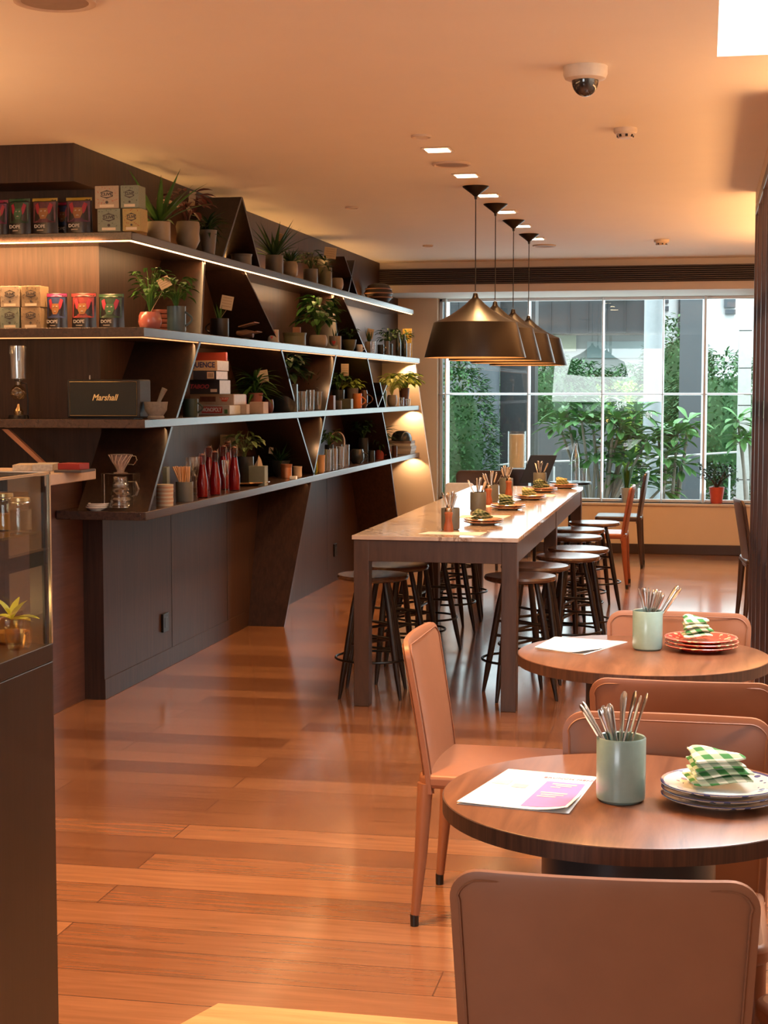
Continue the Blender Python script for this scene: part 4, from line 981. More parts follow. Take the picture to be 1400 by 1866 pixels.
# ------------------------------------------------------------------ placing things on the shelves
PYL = {1: 470, 2: 610, 3: 745, 4: 870}
def spt(px, l, off): p = at(px, PYL[l], 0, (XS if l > 1 else -2.83)-off); return Vector((p.x, p.y, LV[l][1])), mpp(p.x, p.y)
def fpt(px, l, Y): p = at(px, PYL[l], 1, Y); return Vector((p.x, Y, LV[l][1])), mpp(p.x, Y)
def pot_profile(shape, r, h):
    t = max(.003, r*.08)
    if shape == 'cyl': out = [(0, 0), (r*.94, 0), (r, h*.05), (r, h)]
    elif shape == 'taper': out = [(0, 0), (r*.70, 0), (r*.98, h*.96), (r, h)]
    elif shape == 'round': out = [(0, 0), (r*.6, 0), (r*.9, h*.18), (r, h*.45), (r*.95, h*.8), (r*.82, h)]
    elif shape == 'bowl': out = [(0, 0), (r*.45, 0), (r*.8, h*.35), (r, h)]
    elif shape == 'face': out = [(0, 0), (r*.55, 0), (r*.72, h*.12), (r*.98, h*.35), (r*.92, h*.6), (r, h*.85), (r*.9, h)]
    return out+[(out[-1][0]-t, h), (out[-1][0]-t, h*.86), (0, h*.86)]
def foliage(kind, w, h, n, seed):
    n = int(n*1.5)
    random.seed(seed); mb = MB()
    for k in range(n):
        a = k*2.399+seed; q = (k+.5)/n
        if kind == 'strap':
            el = 1.6-1.5*q; L_ = math.hypot(h*.95, w*.5)*rnd(.65, 1.0); mb.leaf((.006*math.cos(a), .006*math.sin(a), 0), (math.cos(a), math.sin(a), el+.3), L_, max(.012, w*.11), .5*q+.25, 7, 'strap')
        elif kind == 'snake': mb.leaf((.01*math.cos(a), .01*math.sin(a), 0), (.3*math.cos(a), .3*math.sin(a), 1), h*rnd(.7, 1.05), w*.14, .05, 6, 'strap')
        elif kind == 'palm':
            c = Vector((0, 0, h*.15*(k % 3))); mb.leaf(c, (math.cos(a), math.sin(a), rnd(.1, 1.4)), w*.60*rnd(.8, 1.1), w*.07, 1.0, 6, 'strap')
        else:
            R = math.sqrt(rnd(.05, 1)); e = Vector((w*.42*R*math.cos(a), w*.30*R*math.sin(a), h*(.25+.65*rnd(.1, 1)*(1-.35*R))))
            if k % 2 == 0: mb.tube([(0, 0, 0), (e.x*.3, e.y*.3, e.z*.6), tuple(e)], [.0025, .002, .0012], 4)
            mb.leaf(e, (math.cos(a), math.sin(a), rnd(-.2, .6)), w*(.34 if kind == 'broad' else .22)*rnd(.8, 1.2), w*(.19 if kind == 'broad' else .12), rnd(.4, 1.2), 4, 'ovate')
    random.seed(seed+99); return mb
def mug_handle(r, h, m, o, side=1):
    pts = [(side*(r*.93+.30*h*math.sin(t*PI/8)*1.0), 0, h*(.78-.56*t/8)) for t in range(9)]
    return build('handle', MB().tube(pts, max(.003, h*.045), 8), m, o)
_seed = [11]
def plant(label, px, l, off, pw, ph, pm_, kind, lm, lw, lh, n=18, shape='taper', card=None, handle=0, heart=None, name='potted_plant', Y=None, band=None):
    p, k = fpt(px, l, Y) if Y else spt(px, l, off)
    o = thing(name, label, 'potted plant', p); r, h = pw*k/2, ph*k; _seed[0] += 1
    build('pot', MB().lathe(pot_profile(shape, r, h), 28), pm_, o)
    build('soil', MB().cyl(r*.70, r*.70, h*.861, h*.90, 16), SOIL, o)
    f = foliage(kind, lw*k, lh*k, n, _seed[0]); f.v = [(a, b_, c+h*.86) for a, b_, c in f.v]
    # leaves never pass through the wall, the boards above or the shelf below
    top = (LV[l-1][0]-LV[l][1]-.012) if l > 1 else ZC-LV[1][1]-.02
    xw = XW+.012-p.x; yw = YC-.012-p.y if Y and p.x < XW else 9e9
    f.v = [(max(a, xw), min(b_, yw), min(c, top)) for a, b_, c in f.v]
    build('foliage', f, lm, o)
    if handle: mug_handle(r, h, pm_, o, handle)
    if heart: build('heart', MB().prism([(0, h*.30), (r*.32, h*.55), (r*.22, h*.66), (0, h*.60), (-r*.22, h*.66), (-r*.32, h*.55)], 1, -r*1.03, -r*.92), mat((.50, .04, .03), .5), o)
    if card:
        dx, dz, w_, h_, tilt = card; w_ *= k; h_ *= k; cx0, cz0 = dx*k, dz*k
        M_ = Matrix.Translation((cx0, -r*.3, cz0)) @ Matrix.Rotation(tilt, 4, 'Y') @ Matrix.Rotation(.25, 4, 'Z')
        c_ = build('name_card', MB().box(-w_/2, -.0008, -h_/2, w_/2, .0008, h_/2, M_), CARD, o)
        ln_ = MB()
        for q in range(4): ln_.box(-w_*.38, -.0014, h_*(.34-.2*q)-.0012, w_*.38, -.0009, h_*(.34-.2*q)+.0012, M_)
        build('writing', ln_, mat((.22, .14, .08), .8), c_)
        build('card_stick', MB().tube([(0, -r*.15, h*.88), (cx0, -r*.28, cz0-h_*.45)], .0015, 5), mat((.3, .2, .12), .7), c_)
    return o
def vessel(name, label, cat, px, l, off, w, h, m, shape='cyl', handle=0, Y=None, group=None, heart=False):
    p, k = fpt(px, l, Y) if Y else spt(px, l, off); r, hh = w*k/2, h*k
    if handle or heart:
        o = thing(name, label, cat, p, group=group); build('body', MB().lathe(pot_profile(shape, r, hh)[:-1]+[(pot_profile(shape, r, hh)[-3][0], hh*.08), (0, hh*.08)], 28), m, o)
        if handle: mug_handle(r, hh, m, o, handle)
        if heart:
            for (hx_, hz) in ((0, .25), (r*.45, .6), (-r*.45, .62)): build('heart', MB().prism([(hx_, hh*hz), (hx_+r*.22, hh*(hz+.16)), (hx_+r*.14, hh*(hz+.24)), (hx_, hh*(hz+.19)), (hx_-r*.14, hh*(hz+.24)), (hx_-r*.22, hh*(hz+.16))], 1, -r*1.04, -r*.85), mat((.50, .04, .03), .5), o)
        return o
    pf = pot_profile(shape, r, hh); return single(name, MB().lathe(pf[:-2]+[(pf[-3][0], hh*.06), (0, hh*.06)], 28), m, label, cat, p, group=group)
def boxat(name, label, cat, px, l, off, w, h, d, m, Y=None, dz=0, rz=0, group=None, thingy=False):
    p, k = fpt(px, l, Y) if Y else spt(px, l, off); p = p+Vector((0, 0, dz))
    b_ = MB().box(-w*k/2, -d/2, 0, w*k/2, d/2, h*k)
    if thingy: o = thing(name, label, cat, p, rz, group); build('body', b_, m, o, .002); return o, w*k, h*k
    return single(name, b_, m, label, cat, p, rz, group, .002)
# ---- pouches and tea boxes on the front run
PCH = [(.55, .03, .10), (.03, .14, .06), (.50, .36, .05), (.08, .14, .40)]
def pouch(px, l, w, h, col, label, topc, Y=7.70, ears=None):
    p, k = fpt(px, l, Y); W_, H_ = w*k, h*k; o = thing('coffee_pouch', label, 'coffee pouch', p, rnd(-.06, .06), 'black coffee pouches on the upper shelves')
    n = 8; vs = []; fs = []
    for s in (-1, 1):
        for j in range(n+1):
            v = j/n
            for i in range(n+1):
                u = -1+2*i/n; t = .030*math.sqrt(max(0, 1-v**1.5))*(1-abs(u)**2.5)+.0012; vs.append((u*W_/2*(1-.04*math.sin(v*3)), s*t, v*H_))
    N = (n+1)**2
    for j in range(n):
        for i in range(n): a = j*(n+1)+i; fs += [(a, a+1, a+n+2, a+n+1), (N+a, N+a+n+1, N+a+n+2, N+a+1)]
    for i in range(n):
        for a, b_ in ((i+1, i), (n*(n+1)+i, n*(n+1)+i+1), (i*(n+1), (i+1)*(n+1)), ((i+1)*(n+1)+n, i*(n+1)+n)): fs.append((a, b_, N+b_, N+a))
    col = tuple(c*.45 for c in col); topc = tuple(c*.55 for c in topc)
    build('pouch_body', MB().add(vs, fs), mat((.012, .010, .012), .28, 0, .6, 'pouch_foil'), o)
    def yf(u, v): return -(.030*math.sqrt(max(0, 1-v**1.5))*(1-abs(u)**2.5)+.0012)-.0010
    def patch(nm, pts, m, up=0, par=o):
        c = (sum(a for a, _ in pts)/len(pts), sum(b_ for _, b_ in pts)/len(pts)); V = [(c[0]*W_/2, yf(*c)-up, c[1]*H_)]; m_ = []
        for i, (a, b_) in enumerate(pts):
            a2, b2 = pts[(i+1) % len(pts)]
            for q in range(4): x = a+(a2-a)*q/4; y = b_+(b2-b_)*q/4; m_.append((x*W_/2, yf(x, y)-up, y*H_))
        V += m_; F = [(0, 1+i, 1+(i+1) % len(m_)) for i in range(len(m_))]
        return build(nm, MB().add(V, F, None, False), m, par)
    aw = patch('artwork', [(-.86, .30), (0, .30), (.86, .30), (.86, .6), (.86, .88), (0, .88), (-.86, .88), (-.86, .6)], mat(col, .4, var=.5, scale=70), .0006)
    c2 = mat((.30, .02, .04), .4); c3 = mat((.24, .10, .03), .4); c4 = mat((.34, .30, .25), .4)
    patch('mask_curve', [(-.7, .80), (-.45, .85), (-.30, .70), (-.42, .52), (-.55, .6)], ears or c2, .0016, aw); patch('mask_curve', [(.7, .80), (.45, .85), (.30, .70), (.42, .52), (.55, .6)], ears or c2, .0016, aw)
    patch('mask_face', [(-.3, .70), (.3, .70), (.38, .55), (.2, .40), (-.2, .40), (-.38, .55)], c3 if not ears else mat((.03, .11, .05), .4), .0018, aw)
    for s in (-.15, .15): patch('mask_eye', [(s-.07, .60), (s+.07, .61), (s+.05, .64), (s-.05, .64)], c4, .0030, aw)
    patch('mask_mouth', [(-.12, .47), (.12, .47), (.07, .50), (-.07, .50)], c4, .0030, aw)
    patch('top_band', [(-.98, .90), (0, .90), (.98, .90), (.98, .985), (0, .985), (-.98, .985)], mat(topc, .4), .0006)
    lettering('DOPE', H_*.13, mat((.5, .48, .44), .5), o, (-.12*W_, yf(-.2, .18)-.0022, .19*H_), bold=.0004); patch('brand_line', [(-.50, .07), (.05, .07), (.05, .10), (-.50, .10)], c4, .0012)
    return o
GRN = (.03, .10, .05)
for a in ((0, 1, 36, 62, (.22, .03, .12), 'black pouch with pink and purple mask art cut by the left edge, top shelf', (.40, .03, .10)),
          (38, 1, 42, 64, GRN, 'black pouch with green mask art and green top band, top shelf', (.03, .12, .05)),
          (84, 1, 50, 64, (.20, .05, .08), 'black pouch with mask art and yellow top band, left of two on the top shelf', (.60, .42, .05)),
          (146, 1, 50, 64, (.16, .05, .12), 'black pouch with mask art and yellow top band, right of two on the top shelf', (.60, .42, .05)),
          (105, 2, 40, 64, (.05, .09, .28), 'black pouch with blue feathers and pink top band on the second shelf', (.50, .03, .20)),
          (154, 2, 48, 64, (.42, .05, .05), 'black pouch with a red mask on the second shelf', (.50, .05, .05)),
          (204, 2, 50, 62, GRN, 'black pouch with green mask art and two pink curves on the second shelf', (.03, .14, .05))):
    pouch(a[0], a[1], a[2], a[3], a[4], a[5], a[6], ears=mat((.28, .012, .045), .4) if a[4] == GRN else None)
p_ = pouch(118, 1, 34, 60, (.05, .09, .25), 'black pouch with blue art peeking from behind a yellow banded pouch, top shelf', (.5, .03, .15), Y=7.82)
INK = mat((.06, .05, .045), .6)
def teabox(px, l, w, h, col, label, dz=0, Y=7.70, dots=None):
    o, W_, H_ = boxat('tea_box', label, 'tea box', px, l, 0, w, h, .105, mat(col, .7, 0, .3, var=.18, scale=160), Y=Y, dz=dz, thingy=True, group='patterned tea boxes on the upper shelves')
    y = -.0535; cz = H_*.62
    build('badge', MB().prism([(W_*.30*math.cos(t*PI/6)*(1 if t % 2 else .84), cz+H_*.19*math.sin(t*PI/6)*(1 if t % 2 else .84)) for t in range(12)], 1, y-.0004, y+.0009), INK, o)
    build('badge_centre', MB().prism([(W_*.255*math.cos(t*PI/8), cz+H_*.12*math.sin(t*PI/8)) for t in range(16)], 1, y-.0009, y-.0005), mat(col, .7), o)
    lettering('CLIVE', H_*.17, INK, o, (0, y-.0016, cz), width=W_*.46, bold=.0008)
    build('seal', MB().prism([(W_*.06*math.cos(t*PI/5), H_*.27+W_*.06*math.sin(t*PI/5)) for t in range(10)], 1, y-.0004, y+.0009), INK, o)
    build('label_strip', MB().box(-W_*.30, y-.0006, H_*.05, W_*.30, y+.0009, H_*.17), mat((.66, .58, .42), .6), o)
    dm = MB()
    for q in range(22):
        u, v = rnd(-.46, .46), rnd(.2, .96)
        if abs(u) < .30 and .40 < v < .85: continue
        dm.prism([(W_*u+.003*math.cos(t*PI/2), H_*v+.003*math.sin(t*PI/2)) for t in range(4)], 1, y-.0003, y+.0009)
    build('print_pattern', dm, mat(dots or tuple(c*.5 for c in col), .7), o)['kind'] = 'stuff'
    return o
PAL = {'cream': (.40, .33, .24), 'sage': (.22, .26, .20), 'yellow': (.38, .31, .13), 'peach': (.42, .20, .12), 'sand': (.30, .22, .13)}
hb = 40*mpp(-3.2, 7.7)+.0015
teabox(206, 1, 43, 40, PAL['sage'], 'sage green tea box, lower left of four on the top shelf'); teabox(247, 1, 34, 40, PAL['yellow'], 'yellow tea box, lower right of four on the top shelf', dots=(.35, .1, .05))
teabox(203, 1, 45, 40, PAL['cream'], 'cream flowered tea box, upper left of four on the top shelf', hb, dots=(.45, .15, .1)); teabox(244, 1, 34, 40, PAL['sage'], 'pale green tea box, upper right of four on the top shelf', hb)
for px, c1, c2, w_ in ((-11, 'cream', 'peach', 'left'), (26, 'sage', 'cream', 'middle'), (64, 'sand', 'sand', 'right')):
    teabox(px, 2, 37, 38, PAL[c1], '%s tea box in the bottom row, %s column on the second shelf' % (c1, w_)); teabox(px+1, 2, 37, 38, PAL[c2], '%s tea box in the upper row, %s column on the second shelf' % (c2, w_), 38*mpp(-3.3, 7.7)+.0015)
# ---- top shelf plants and pots
TER = mat((0.198, 0.094, 0.055), .6, name='terracotta'); BEIGE = mat((0.253, 0.209, 0.154), .5, name='beige_glaze'); GREYP = mat((0.110, 0.105, 0.099), .5, name='grey_pot'); OLIVE = mat((0.110, 0.110, 0.061), .5, name='olive_glaze'); CREAM = mat((0.341, 0.297, 0.231), .45, name='cream_glaze')
TEAL = mat((0.050, 0.088, 0.105), .35, name='teal_glaze'); PINKG = mat((0.303, 0.094, 0.077), .22, 0, .6, name='pink_glaze'); DKG = mat((.02, .024, .026), .2, name='dark_glaze')
w1 = plant('spiky long-leaved plant in a white pot with a painted face, top shelf', 290, 1, .13, 42, 42, CREAM, 'strap', LEAFG, 110, 135, 11, 'cyl')
plant('bronze-leaved plant in a pale bulbous pot with a tall card, top shelf', 343, 1, .08, 44, 52, BEIGE, 'broad', LEAFR, 85, 85, 18, 'face', (10, 88, 12, 34, .15))
plant('bushy plant in a dark grey pot left of the peaked boards, top shelf', 380, 1, .045, 32, 44, GREYP, 'palm', LEAFD, 85, 60, 34, 'taper')
vessel('bowl', 'dark shallow bowl between the peaked boards on the top shelf', 'bowl', 440, 1, .08, 40, 20, GREYP, 'bowl')
plant('grassy plant with a card, in a grey-brown pot right of the peaked boards', 500, 1, .08, 32, 34, GREYP, 'strap', LEAFD, 66, 80, 22, 'cyl', (12, 66, 15, 14, .3))
plant('small dark plant in a wavy beige pot on the top shelf', 529, 1, .07, 28, 30, BEIGE, 'strap', LEAFD, 50, 38, 18, 'round')
plant('leafy plant in a grey pot in the middle of the top shelf', 566, 1, .09, 26, 28, GREYP, 'broad', LEAFD, 46, 46, 16, 'cyl')
plant('leafy plant with a square card in an olive green pot, top shelf', 593, 1, .07, 24, 36, OLIVE, 'palm', LEAFD, 52, 60, 20, 'cyl', (10, 62, 22, 20, .12))
vessel('jar', 'small beige pot right of the olive green pot on the top shelf', 'pot', 615, 1, .05, 22, 22, BEIGE, 'round')
p, k = spt(690, 1, .14); ub = thing('striped_basket', 'dark round striped basket near the far end of the top shelf', 'basket', p)
build('body', MB().lathe([(0, 0), (.07, 0), (.12, .05), (.13, .11), (.10, .17), (.06, .19), (0, .19)], 28), mat((.035, .025, .02), .5), ub)
for z, r in ((.06, .127), (.10, .132), (.14, .119)): build('band', MB().tube([(r*math.cos(t*PI/14), r*math.sin(t*PI/14), z) for t in range(28)], .007, 6, closed=True), mat((.30, .16, .10), .5), ub)
# ---- second shelf
plant('bushy plant with a card in a glossy pink scalloped pot on the second shelf', 274, 2, .12, 43, 33, PINKG, 'fine', LEAFG, 80, 108, 46, 'round', (30, 85, 22, 20, -.5))
sk = thing('pepper_tower', 'dark red stacked clay ornament behind the pink pot on the second shelf', 'ornament', spt(292, 2, .20)[0]); kk = spt(292, 2, .20)[1]
for q in range(5): build('ring', MB().lathe([(0, q*.026), (15*kk, q*.026+.002), (16*kk, q*.026+.012), (15*kk, q*.026+.024), (0, q*.026+.026)], 20), mat((.22, .06, .04), .4), sk)
plant('broad-leaved plant with a big yellow leaf in a blue-grey mug on the second shelf', 322, 2, .05, 34, 46, TEAL, 'broad', LEAFG, 68, 74, 30, 'cyl', handle=1)
plant('single dark leaf with a square card in a black mug on the second shelf', 400, 2, .09, 34, 34, BLACK, 'snake', LEAFG, 26, 40, 4, 'cyl', (16, 62, 22, 25, .2), handle=-1)
p, k = spt(448, 2, .12); tp = thing('wooden_toy_plane', 'dark wooden toy plane ornament behind the slanted board on the second shelf', 'ornament', p)
build('body', MB().tube([(-.06, 0, .05), (0, 0, .045), (.05, 0, .04)], [.012, .028, .022], 12), TER, tp); build('wing', MB().box(-.01, -.06, .09, .10, .06, .096, Matrix.Rotation(-.25, 4, 'Y')), TER, tp); build('wing', MB().box(.0, -.06, .035, .10, .06, .041, Matrix.Rotation(-.2, 4, 'Y')), TER, tp)
build('stand', MB().cyl(.03, .025, 0, .022, 16), DKG, tp)
vessel('mug', 'cream mug painted with red hearts on the second shelf', 'mug', 498, 2, .04, 20, 23, CREAM, 'cyl', 0, heart=True)
boxat('picture_frame', 'tall tan box standing behind the big bowl on the second shelf', 'box', 541, 2, .24, 14, 38, .03, TER)
vessel('bowl', 'wide olive brown ceramic bowl on the second shelf', 'bowl', 537, 2, .12, 44, 24, OLIVE, 'bowl')
plant('large trailing plant with broad leaves in a beige pot, middle of the second shelf', 580, 2, .10, 34, 24, BEIGE, 'broad', LEAFG, 72, 92, 60, 'round')
plant('small pot with a red heart and sparse leaves, second shelf', 611, 2, .04, 22, 24, BEIGE, 'snake', LEAFD, 16, 20, 4, 'cyl', heart=True)
plant('dark drooping leafy plant in a dark bowl before the narrow peak on the second shelf', 637, 2, .10, 26, 22, OLIVE, 'broad', LEAFD, 30, 34, 16, 'bowl')
vessel('mug', 'small white enamel mug inside the narrow peak on the second shelf', 'mug', 655, 2, .05, 12, 14, WHITEC, 'cyl', 1)
plant('leafy plant with a pale card right of the narrow peak on the second shelf', 673, 2, .08, 16, 22, BEIGE, 'snake', LEAFD, 22, 30, 8, 'cyl', (2, 36, 12, 18, .2))
vessel('drinking_glass', 'clear glass right of the narrow peak on the second shelf', 'glass', 680, 2, .03, 9, 22, GLASSC, 'taper')
vessel('cup', 'dark handled cup on the second shelf before the dark bottles', 'cup', 694, 2, .05, 12, 18, DKG, 'cyl', 1)
vessel('jar', 'grey cylindrical jar on the second shelf before the dark bottles', 'jar', 705, 2, .06, 10, 26, GREYP, 'cyl')
plant('dark leafy plant between the bottles near the far end of the second shelf', 708, 2, .18, 16, 24, DKG, 'fine', LEAFD, 46, 38, 40, 'cyl')
plant('pale flowering plant near the far end of the second shelf', 732, 2, .12, 14, 24, DKG, 'fine', LEAFG, 40, 42, 40, 'cyl')
BOT = [(0, 0), (.9, .0), (1, .04), (1, .55), (.85, .68), (.35, .80), (.32, 1.0), (0, 1.0)]
def bottle(label, px, l, off, w, h, m, cap=None, group=None):
    p, k = spt(px, l, off); r, hh = w*k/2, h*k; o = thing('glass_bottle', label, 'bottle', p, group=group)
    build('glass', MB().lathe([(a*r, b_*hh) for a, b_ in BOT], 20), m, o)
    if cap: build('stopper', MB().cyl(r*.42, r*.40, hh, hh*1.06, 12), cap, o)
    return o
DGL = mat((.012, .02, .014), .06, 0, .9, 'dark_bottle_glass')
bottle('dark green bottle, left of the pair at the far end of the second shelf', 726, 2, .05, 10, 44, DGL); bottle('dark green bottle, right of the pair at the far end of the second shelf', 737, 2, .05, 10, 42, DGL)
vessel('vase', 'clear slim vase of sprigs at the far end of the second shelf', 'vase', 745, 2, .03, 8, 26, GLASSC, 'taper')
pp = at(743, 620, 1, 15.42); single('yellow_poster', MB().box(-.045, 0, 0, .045, .012, .29), mat((.55, .38, .06), .6, var=.4, scale=24), 'yellow patterned card standing at the far end of the second shelf', 'card', (pp.x, 15.40, LV[2][1]))
# ---- third shelf, front run
p, k = fpt(34, 3, 7.72); sy = thing('siphon_brewer', 'tall glass siphon coffee brewer at the left of the third shelf', 'coffee maker', p)
build('upper_chamber', MB().lathe([(.008, .175), (.012, .19), (.040, .205), (.042, .30), (.044, .375), (.042, .375), (.039, .30), (.038, .208)], 28), GLASSC, sy)
build('filter_tube', MB().cyl(.010, .010, .21, .30, 10), STEEL, sy)
build('globe', MB().lathe([(0, .095), (.025, .100), (.040, .120), (.042, .138), (.032, .160), (.014, .174), (.014, .19)], 28), JAR, sy)
build('stand', MB().tube([(.05, 0, .02), (.052, 0, .10), (.045, 0, .18), (.016, 0, .185)], .005, 8), BLACKM, sy); build('base', MB().cyl(.055, .050, 0, .018, 28), BLACKM, sy)
build('burner', MB().lathe([(0, .018), (.022, .018), (.026, .04), (.012, .058), (.006, .075), (0, .075)], 20), mat((.8, .6, .35), .15, 1), sy)
p, k = fpt(188, 3, 7.66); mk_ = thing('speaker', 'black retro speaker with gold script lettering on the third shelf', 'speaker', p)
W_, H_ = 140*k, 72*k
build('cabinet', MB().box(-W_/2, 0, .006, W_/2, .17, H_), mat((.012, .011, .011), .55, bump=.4, scale=200), mk_, .008)
build('grille', MB().box(-W_*.45, -.004, H_*.10, W_*.46, .001, H_*.93), mat((.022, .026, .024), .85, bump=.6, scale=500), mk_, .002)
build('gold_trim', MB().tube([(x, -.003, z) for x, z in ((-W_*.455, H_*.09), (W_*.465, H_*.09), (W_*.465, H_*.94), (-W_*.455, H_*.94))], .0015, 5, closed=True), mat((.55, .42, .2), .3, 1), mk_)
lettering('Marshall', .044, mat((.80, .62, .30), .35, .6), mk_, (.01, -.0055, H_*.54), shear=.35, bold=.0008, width=W_*.36)
build('knob', MB().cyl(.004, .004, H_, H_+.022, 8, cx=-W_*.22, cy=.04), STEEL, mk_); build('feet', MB().box(-W_*.4, .02, 0, W_*.4, .15, .006), BLACK, mk_)
p, k = fpt(284, 3, 7.72); mo = thing('mortar', 'grey stone mortar with its pestle on the third shelf', 'mortar', p)
STONE = mat((.16, .145, .125), .8, 0, .3, var=.3, scale=60, bump=.5)
build('bowl', MB().lathe([(0, 0), (.040, 0), (.044, .010), (.038, .018), (.056, .045), (.060, .075), (.062, .088), (.054, .088), (.046, .05), (0, .03)], 32), STONE, mo)
build('pestle', MB().tube([(.0, 0, .045), (.022, 0, .10), (.048, 0, .155)], [.013, .010, .015], 12), STONE, mo)
vessel('mug', 'dark mug with a pale handle beside the stone mortar', 'mug', 306, 3, .10, 22, 26, DKG, 'cyl', 1)
# ---- third shelf, along the wall
vessel('mug', 'ribbed dark green mug in front of the board games', 'mug', 347, 3, .03, 29, 33, mat((.012, .03, .022), .4), 'cyl', 1)
XG = -2.80
def gamebox(label, cp, lp, rp, z, hp, colf, cols, name='board_game', ym=705):
    c = at(cp, ym, 0, XG); y0 = c.y; y1 = at(rp, ym, 0, XG).y; xl = max(at(lp, ym, 1, y0).x, XW+.02); h = hp*mpp(XG, y0)
    o = thing(name, label, 'board game', (XG, y0, z)); build('box', MB().box(xl-XG, 0, 0, 0, y1-y0, h), mat(colf, .5, var=.15, scale=30), o, .0015)
    build('side_label', MB().box(0.0, .004, .003, .001, y1-y0-.004, h-.003), mat(cols, .45, var=.2, scale=50), o); return o, xl-XG, y1-y0, h
z = LV[3][1]+.0005
o, xl, d_, h = gamebox('white boxed MONOPOLY game at the bottom of the board game stack', 418, 345, 446, z, 17, (.40, .34, .28), (.50, .50, .46)); z += h+.0008
build('logo_panel', MB().box(-.175, -.0012, h*.15, -.045, .0, h*.85), mat((.45, .04, .04), .5), o); lettering('MONOPOLY', .034, mat((.75, .68, .62), .5), o, (-.110, -.0020, h*.5), width=.118, bold=.001)
build('green_mark', MB().box(-.032, -.0012, h*.1, -.012, 0, h*.55), mat((.05, .14, .04), .5), o)
o, xl, d_, h = gamebox('cream board game box with a red badge, second from the bottom of the stack', 426, 346, 448, z, 19.5, (.38, .28, .21), (.42, .36, .30)); z += h+.0008
build('picture', MB().box(-.215, -.0012, h*.30, -.115, 0, h*.78), mat((.14, .06, .05), .5, var=.6, scale=60), o); build('red_badge', MB().prism([(-.09, h*.7), (-.03, h*.7), (-.045, h*.32), (-.075, h*.32)], 1, -.0012, 0), mat((.50, .05, .03), .5), o)
lettering('CRUST', .016, mat((.75, .6, .5), .5), o, (-.06, -.0020, h*.56)); lettering('the game of', .011, mat((.3, .12, .1), .5), o, (-.15, -.0020, h*.14))
o, xl, d_, h = gamebox('black board game box with red lettering in the middle of the stack', 400, 346, 420, z, 26, (.018, .014, .015), (.42, .42, .44)); z += h+.0008
lettering('TABOO', .034, mat((.35, .04, .05), .5), o, (-.125, -.0020, h*.52), shear=.3, bold=.001); build('sticker', MB().box(-.055, -.0012, h*.15, -.015, 0, h*.36), mat((.6, .45, .35), .5), o)
o, xl, d_, h = gamebox('dark blue board game box with a pale barcode patch, fourth in the stack', 394, 352, 415, z, 16, (.022, .022, .035), (.55, .52, .55)); z += h+.0008
build('barcode_patch', MB().box(-.055, -.0012, h*.12, -.012, 0, h*.88), mat((.55, .38, .26), .5), o)
bm_ = MB()
for q in range(7): bm_.box(-.048+q*.0045, -.0020, h*.25, -.046+q*.0045, -.0013, h*.75)
build('barcode', bm_, INK, o)
o, xl, d_, h = gamebox('cream SEQUENCE board game box near the top of the stack', 396, 352, 417, z, 18.5, (.46, .30, .18), (.46, .43, .38)); z += h+.0008
lettering('SEQUENCE', .044, mat((.03, .03, .10), .5), o, (-.108, -.0014, h*.55), width=.19, bold=.0012)
gamebox('red box lying on top of the board game stack', 412, 357, 415, z, 15.5, (.30, .035, .015), (.40, .05, .02))
boxat('storage_box', 'small red lidded box right of the board game stack', 'box', 433, 3, .12, 26, 34, .10, mat((.26, .025, .025), .5)); boxat('card_box', 'white card box left of the small brown box on the third shelf', 'box', 445, 3, .045, 15, 18, .07, mat((.36, .27, .20), .6))
boxat('card_box', 'white card box with a brown picture on the third shelf', 'box', 472, 3, .03, 26, 21, .12, mat((.38, .28, .20), .6))
plant('spider plant with long arching leaves in a square pink pot on the third shelf', 465, 3, .14, 30, 36, mat((.34, .11, .08), .5), 'palm', LEAFG, 100, 90, 46, 'taper', (16, 66, 20, 22, -.15))
vessel('jar', 'small dark red jar between the card box and the black planter', 'jar', 491, 3, .06, 16, 24, mat((.10, .02, .02), .3), 'round')
plant('dense dark plant in a tall glossy black planter on the third shelf', 520, 3, .08, 46, 50, DKG, 'broad', LEAFD, 80, 74, 60, 'cyl')
plant('dark grassy plant behind the clear glasses on the third shelf', 562, 3, .20, 24, 36, DKG, 'strap', LEAFD, 52, 55, 22, 'cyl', (-16, 46, 9, 22, .2))
for q, (px, off, hh) in enumerate(((551, .05, 36), (566, .03, 38), (580, .06, 34), (590, .10, 36))):
    vessel('drinking_glass', 'clear stacked drinking glass, %s of four on the third shelf' % ('first', 'second', 'third', 'last')[q], 'glass', px, 3, off, 15, hh, GLASSC, 'taper', group='clear glasses on the third shelf')
for q in range(3): boxat('book', 'pale book lying under the clear glasses, %s of three' % ('lowest', 'middle', 'top')[q], 'book', 556, 3, .22, 34, 5, .2, mat(((.5, .3, .18), (.6, .48, .35), (.45, .25, .14))[q], .6), dz=q*.017)
for q in range(3): boxat('book', 'grey book lying right of the clear glasses, %s of three' % ('lowest', 'middle', 'top')[q], 'book', 588, 3, .24, 18, 6, .16, mat(((.3, .3, .3), (.5, .45, .4), (.24, .26, .3))[q], .6), dz=q*.0215)
for q in range(3): boxat('wooden_block', 'small wooden display block, %s in its pile on the third shelf' % ('lowest', 'middle', 'top')[q], 'block', 604, 3, .06, 12, 9, .07, mat((.16, .07, .05), .5), dz=q*.035)
plant('leafy green plant with a brown card on the third shelf', 616, 3, .16, 24, 34, DKG, 'broad', LEAFG, 40, 48, 34, 'cyl', (14, 70, 14, 22, 0))
plant('plant with lime yellow leaves in a beige pot on the third shelf', 643, 3, .14, 20, 36, BEIGE, 'broad', LEAFY, 38, 26, 30, 'cyl')
